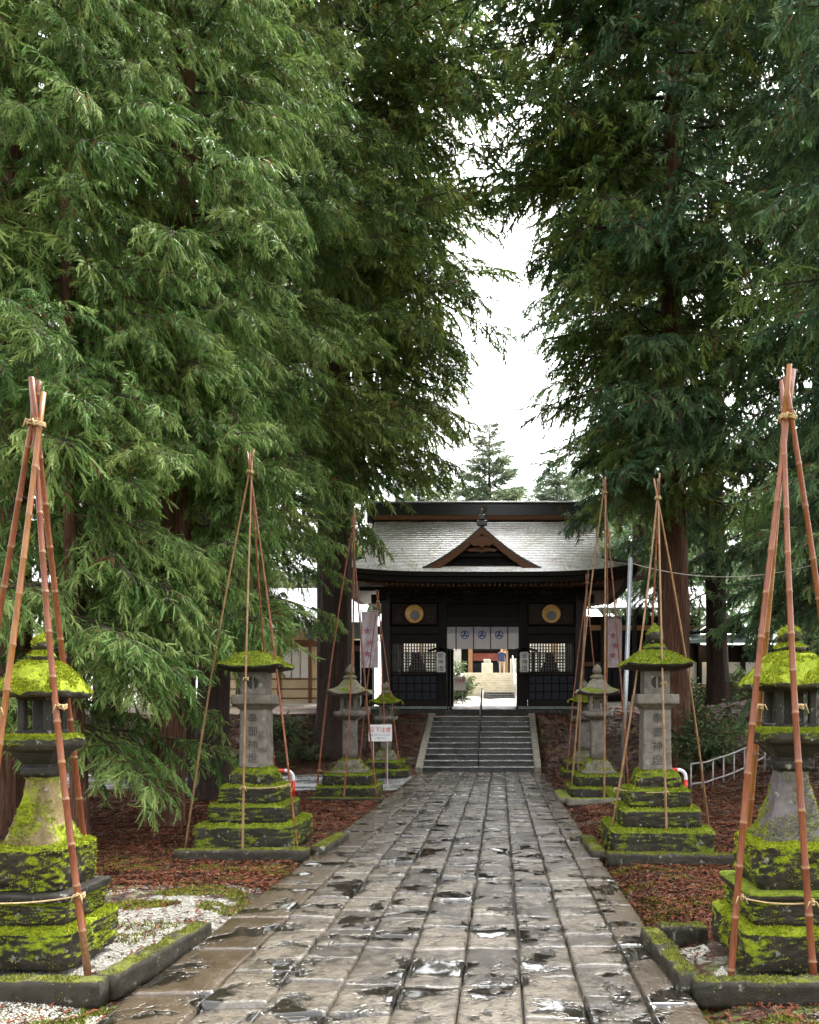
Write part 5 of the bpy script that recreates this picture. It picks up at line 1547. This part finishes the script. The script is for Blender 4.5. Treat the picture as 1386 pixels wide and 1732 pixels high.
for i, (l, x, y, r, n) in enumerate(SH): shrub(l, x, y, r, n, 600+i)

# bare branches in front of the gate's left side
def bare_tree():
    rng = random.Random(9); t = thing('bare_sapling', 'leafless plum sapling with red buds in front of the left banner', 'tree', (-4.0, 22.6, gz(-4.0, 22.6)))
    b = MB()
    def grow(p, d, L, r, k):
        pts = [p]; dd = d.copy()
        for i in range(4):
            dd = (dd+Vector((rng.uniform(-.2, .2), rng.uniform(-.2, .2), rng.uniform(-.05, .15)))).normalized(); pts.append(pts[-1]+dd*L/4)
        b.tube(pts, [lerp(r, r*.5, i/4) for i in range(5)], 5)
        if k < 4:
            for _ in range(3 if k else 4):
                q = pts[rng.randint(2, 4)]
                grow(q, (dd+Vector((rng.uniform(-.9, .9), rng.uniform(-.5, .5), rng.uniform(-.2, .5)))).normalized(), L*.68, r*.5, k+1)
    grow(Vector((0, 0, -.1)), Vector((.05, 0, 1)), 1.3, .022, 0)
    b.obj('branches', M['twig'], t)
bare_tree()

# ------------------------------------------------------------------ ground litter, grit
def free(x, y):
    if -2.10 < x < 1.10 and y < 20.9: return False
    for (lx, ly, w) in ((-2.88, 5.16, .40), (1.83, 5.2, .44), (-2.86, 9.62, .57), (1.75, 9.25, .57), (-2.78, 15.2, .55), (1.78, 15, .55), (-2.72, 19.6, .55), (1.98, 19.2, .55)):
        if abs(x-lx) < w and abs(y-ly) < w: return False
    if x < -1.9 and 16.2 < y < 20.4: return False
    if -2.2 < x < 1.1 and 20.5 < y < 25.5: return False
    return True
def litter(name, n, area, mat, seed, sz=(.05, .13), grit=False):
    rng = random.Random(seed); b = MB(); k = 0
    while k < n:
        x = rng.uniform(area[0], area[1]); t = rng.random(); y = area[2]+(area[3]-area[2])*t**1.5
        k += 1
        if not free(x, y): continue
        if -3.7 < x < -2.1 and y < 7.2 and rng.random() < .72: continue
        if 1.1 < x < 1.6 and 4.5 < y < 5.6 and rng.random() < .7: continue
        if nz(x*.9+seed, y*.9) < -.35 and rng.random() < .4: continue
        z = gz(x, y)+.004; a = rng.uniform(0, 6.28); L = rng.uniform(*sz)*(1+.04*y); w = L*.055+.0015
        d = Vector((math.cos(a), math.sin(a), rng.uniform(-.02, .16))); s_ = Vector((-d.y, d.x, 0)); cv = rng.uniform(-.35, .35)
        o = len(b.v); p0 = Vector((x, y, z)); tn = rng.random()
        P = [p0, p0+d*L*.35+s_*cv*L*.25+Vector((0, 0, .006)), p0+d*L*.7+s_*cv*L*.5+Vector((0, 0, .012)), p0+d*L+s_*cv*L*1.1]
        for i, q in enumerate(P):
            ww = w*(.6, 1, .8, .15)[i]; b.v += [tuple(q-s_*ww), tuple(q+s_*ww+Vector((0, 0, .004)))]; b.a += [tn, tn]
        for i in range(3): b.f.append((o+2*i, o+2*i+1, o+2*i+3, o+2*i+2)); b.m.append(0)
        for sg in (-1, 1):
            c = len(b.v); q = P[1]; b.v += [tuple(q), tuple(q+d*.02), tuple(q+s_*sg*L*.3+d*L*.3+Vector((0, 0, .008)))]; b.a += [tn]*3; b.f.append((c, c+1, c+2)); b.m.append(0)
    return b.obj(name, mat, kind='stuff', fix=False)
def m_lit():
    t = NT('fallen_cedar_sprigs'); a = t.new('ShaderNodeAttribute', attribute_name='tint').outputs['Fac']
    return t.set(t.ramp(a, [(.0, (.016, .009, .006)), (.4, (.07, .024, .012)), (.75, (.17, .048, .02)), (.97, (.15, .085, .05))]), .8, spec=.15)
ml = m_lit()
litter('fallen_leaves', 60000, (-9, -2.0, 3.4, 25.5), ml, 1, (.03, .08))
litter('fallen_leaves', 60000, (1.0, 9.5, 3.4, 26), ml, 2, (.03, .08))
litter('fallen_leaves', 40000, (-18, -2.2, 12, 26), ml, 3, (.07, .15))
litter('fallen_leaves', 26000, (1.1, 14, 12, 29), ml, 4, (.07, .15))
litter('fallen_leaves', 22000, (1.05, 5, 5.6, 11.5), ml, 6, (.03, .08))
litter('fallen_leaves', 16000, (-6, -2.05, 7.5, 14.5), ml, 7, (.03, .08))
def ground_moss(n, areas, seed):
    rng = random.Random(seed); b = MB()
    for k in range(n):
        ar = rng.choice(areas); x = rng.uniform(ar[0], ar[1]); y = rng.uniform(ar[2], ar[3])
        if not free(x, y) or nz(x*1.7+5, y*2.6, 1)+.4*nz(x*6, y*6, 7) < .10: continue
        z = gz(x, y)-.002; L = rng.uniform(.006, .018)*(1+.05*y); a = rng.uniform(0, 6.28); c, s_ = math.cos(a)*L*.4, math.sin(a)*L*.4
        o = len(b.v); b.v += [(x-c, y-s_, z), (x+c, y+s_, z), (x+rng.uniform(-1, 1)*L, y+rng.uniform(-1, 1)*L, z+L*1.2)]; b.f.append((o, o+1, o+2)); b.m.append(0)
    b.obj('ground_moss', M['tuft_k'], kind='stuff', fix=False)
ground_moss(200000, [(-5, -2.05, 5.5, 9.5), (-4, -2.05, 6.4, 8.4), (1.05, 4.5, 5.4, 10), (1.05, 2.6, 5.6, 8.3), (1.1, 2.6, 3.5, 4.5), (-3.2, -2.1, 3.5, 4.5)], 4)
def gravel(name, n, areas, seed):
    rng = random.Random(seed); b = MB()
    for k in range(n):
        ar = rng.choice(areas); x = rng.uniform(ar[0], ar[1]); y = rng.uniform(ar[2], ar[3])
        if not free(x, y) or nz(x*2.2, y*2.2, 4) < -.12: continue
        r = rng.uniform(.003, .008); z = gz(x, y)+r*.4; o = len(b.v); tn = rng.random()
        for (dx, dy, dz) in ((1,0,0), (-1,0,0), (0,1,0), (0,-1,0), (0,0,.7), (0,0,-.7)):
            b.v.append((x+dx*r*rng.uniform(.7, 1.3), y+dy*r*rng.uniform(.7, 1.3), z+dz*r)); b.a.append(tn)
        for f in ((0,2,4), (2,1,4), (1,3,4), (3,0,4)): b.f.append(tuple(o+i for i in f)); b.m.append(0)
    t = NT('pale_grit'); a = t.new('ShaderNodeAttribute', attribute_name='tint').outputs['Fac']
    b.obj(name, t.set(t.ramp(a, [(0, (.12, .11, .09)), (.5, (.36, .34, .29)), (1, (.58, .56, .5))]), .6), kind='stuff', fix=False)
gravel('gravel', 70000, [(-3.6, -2.1, 4.6, 7.6), (-3.6, -2.1, 4.6, 6.0), (1.1, 1.6, 4.55, 5.6), (1.1, 1.6, 4.55, 5.6), (1.1, 2.2, 3.5, 4.4), (-3.2, -2.1, 3.5, 4.5)], 5)
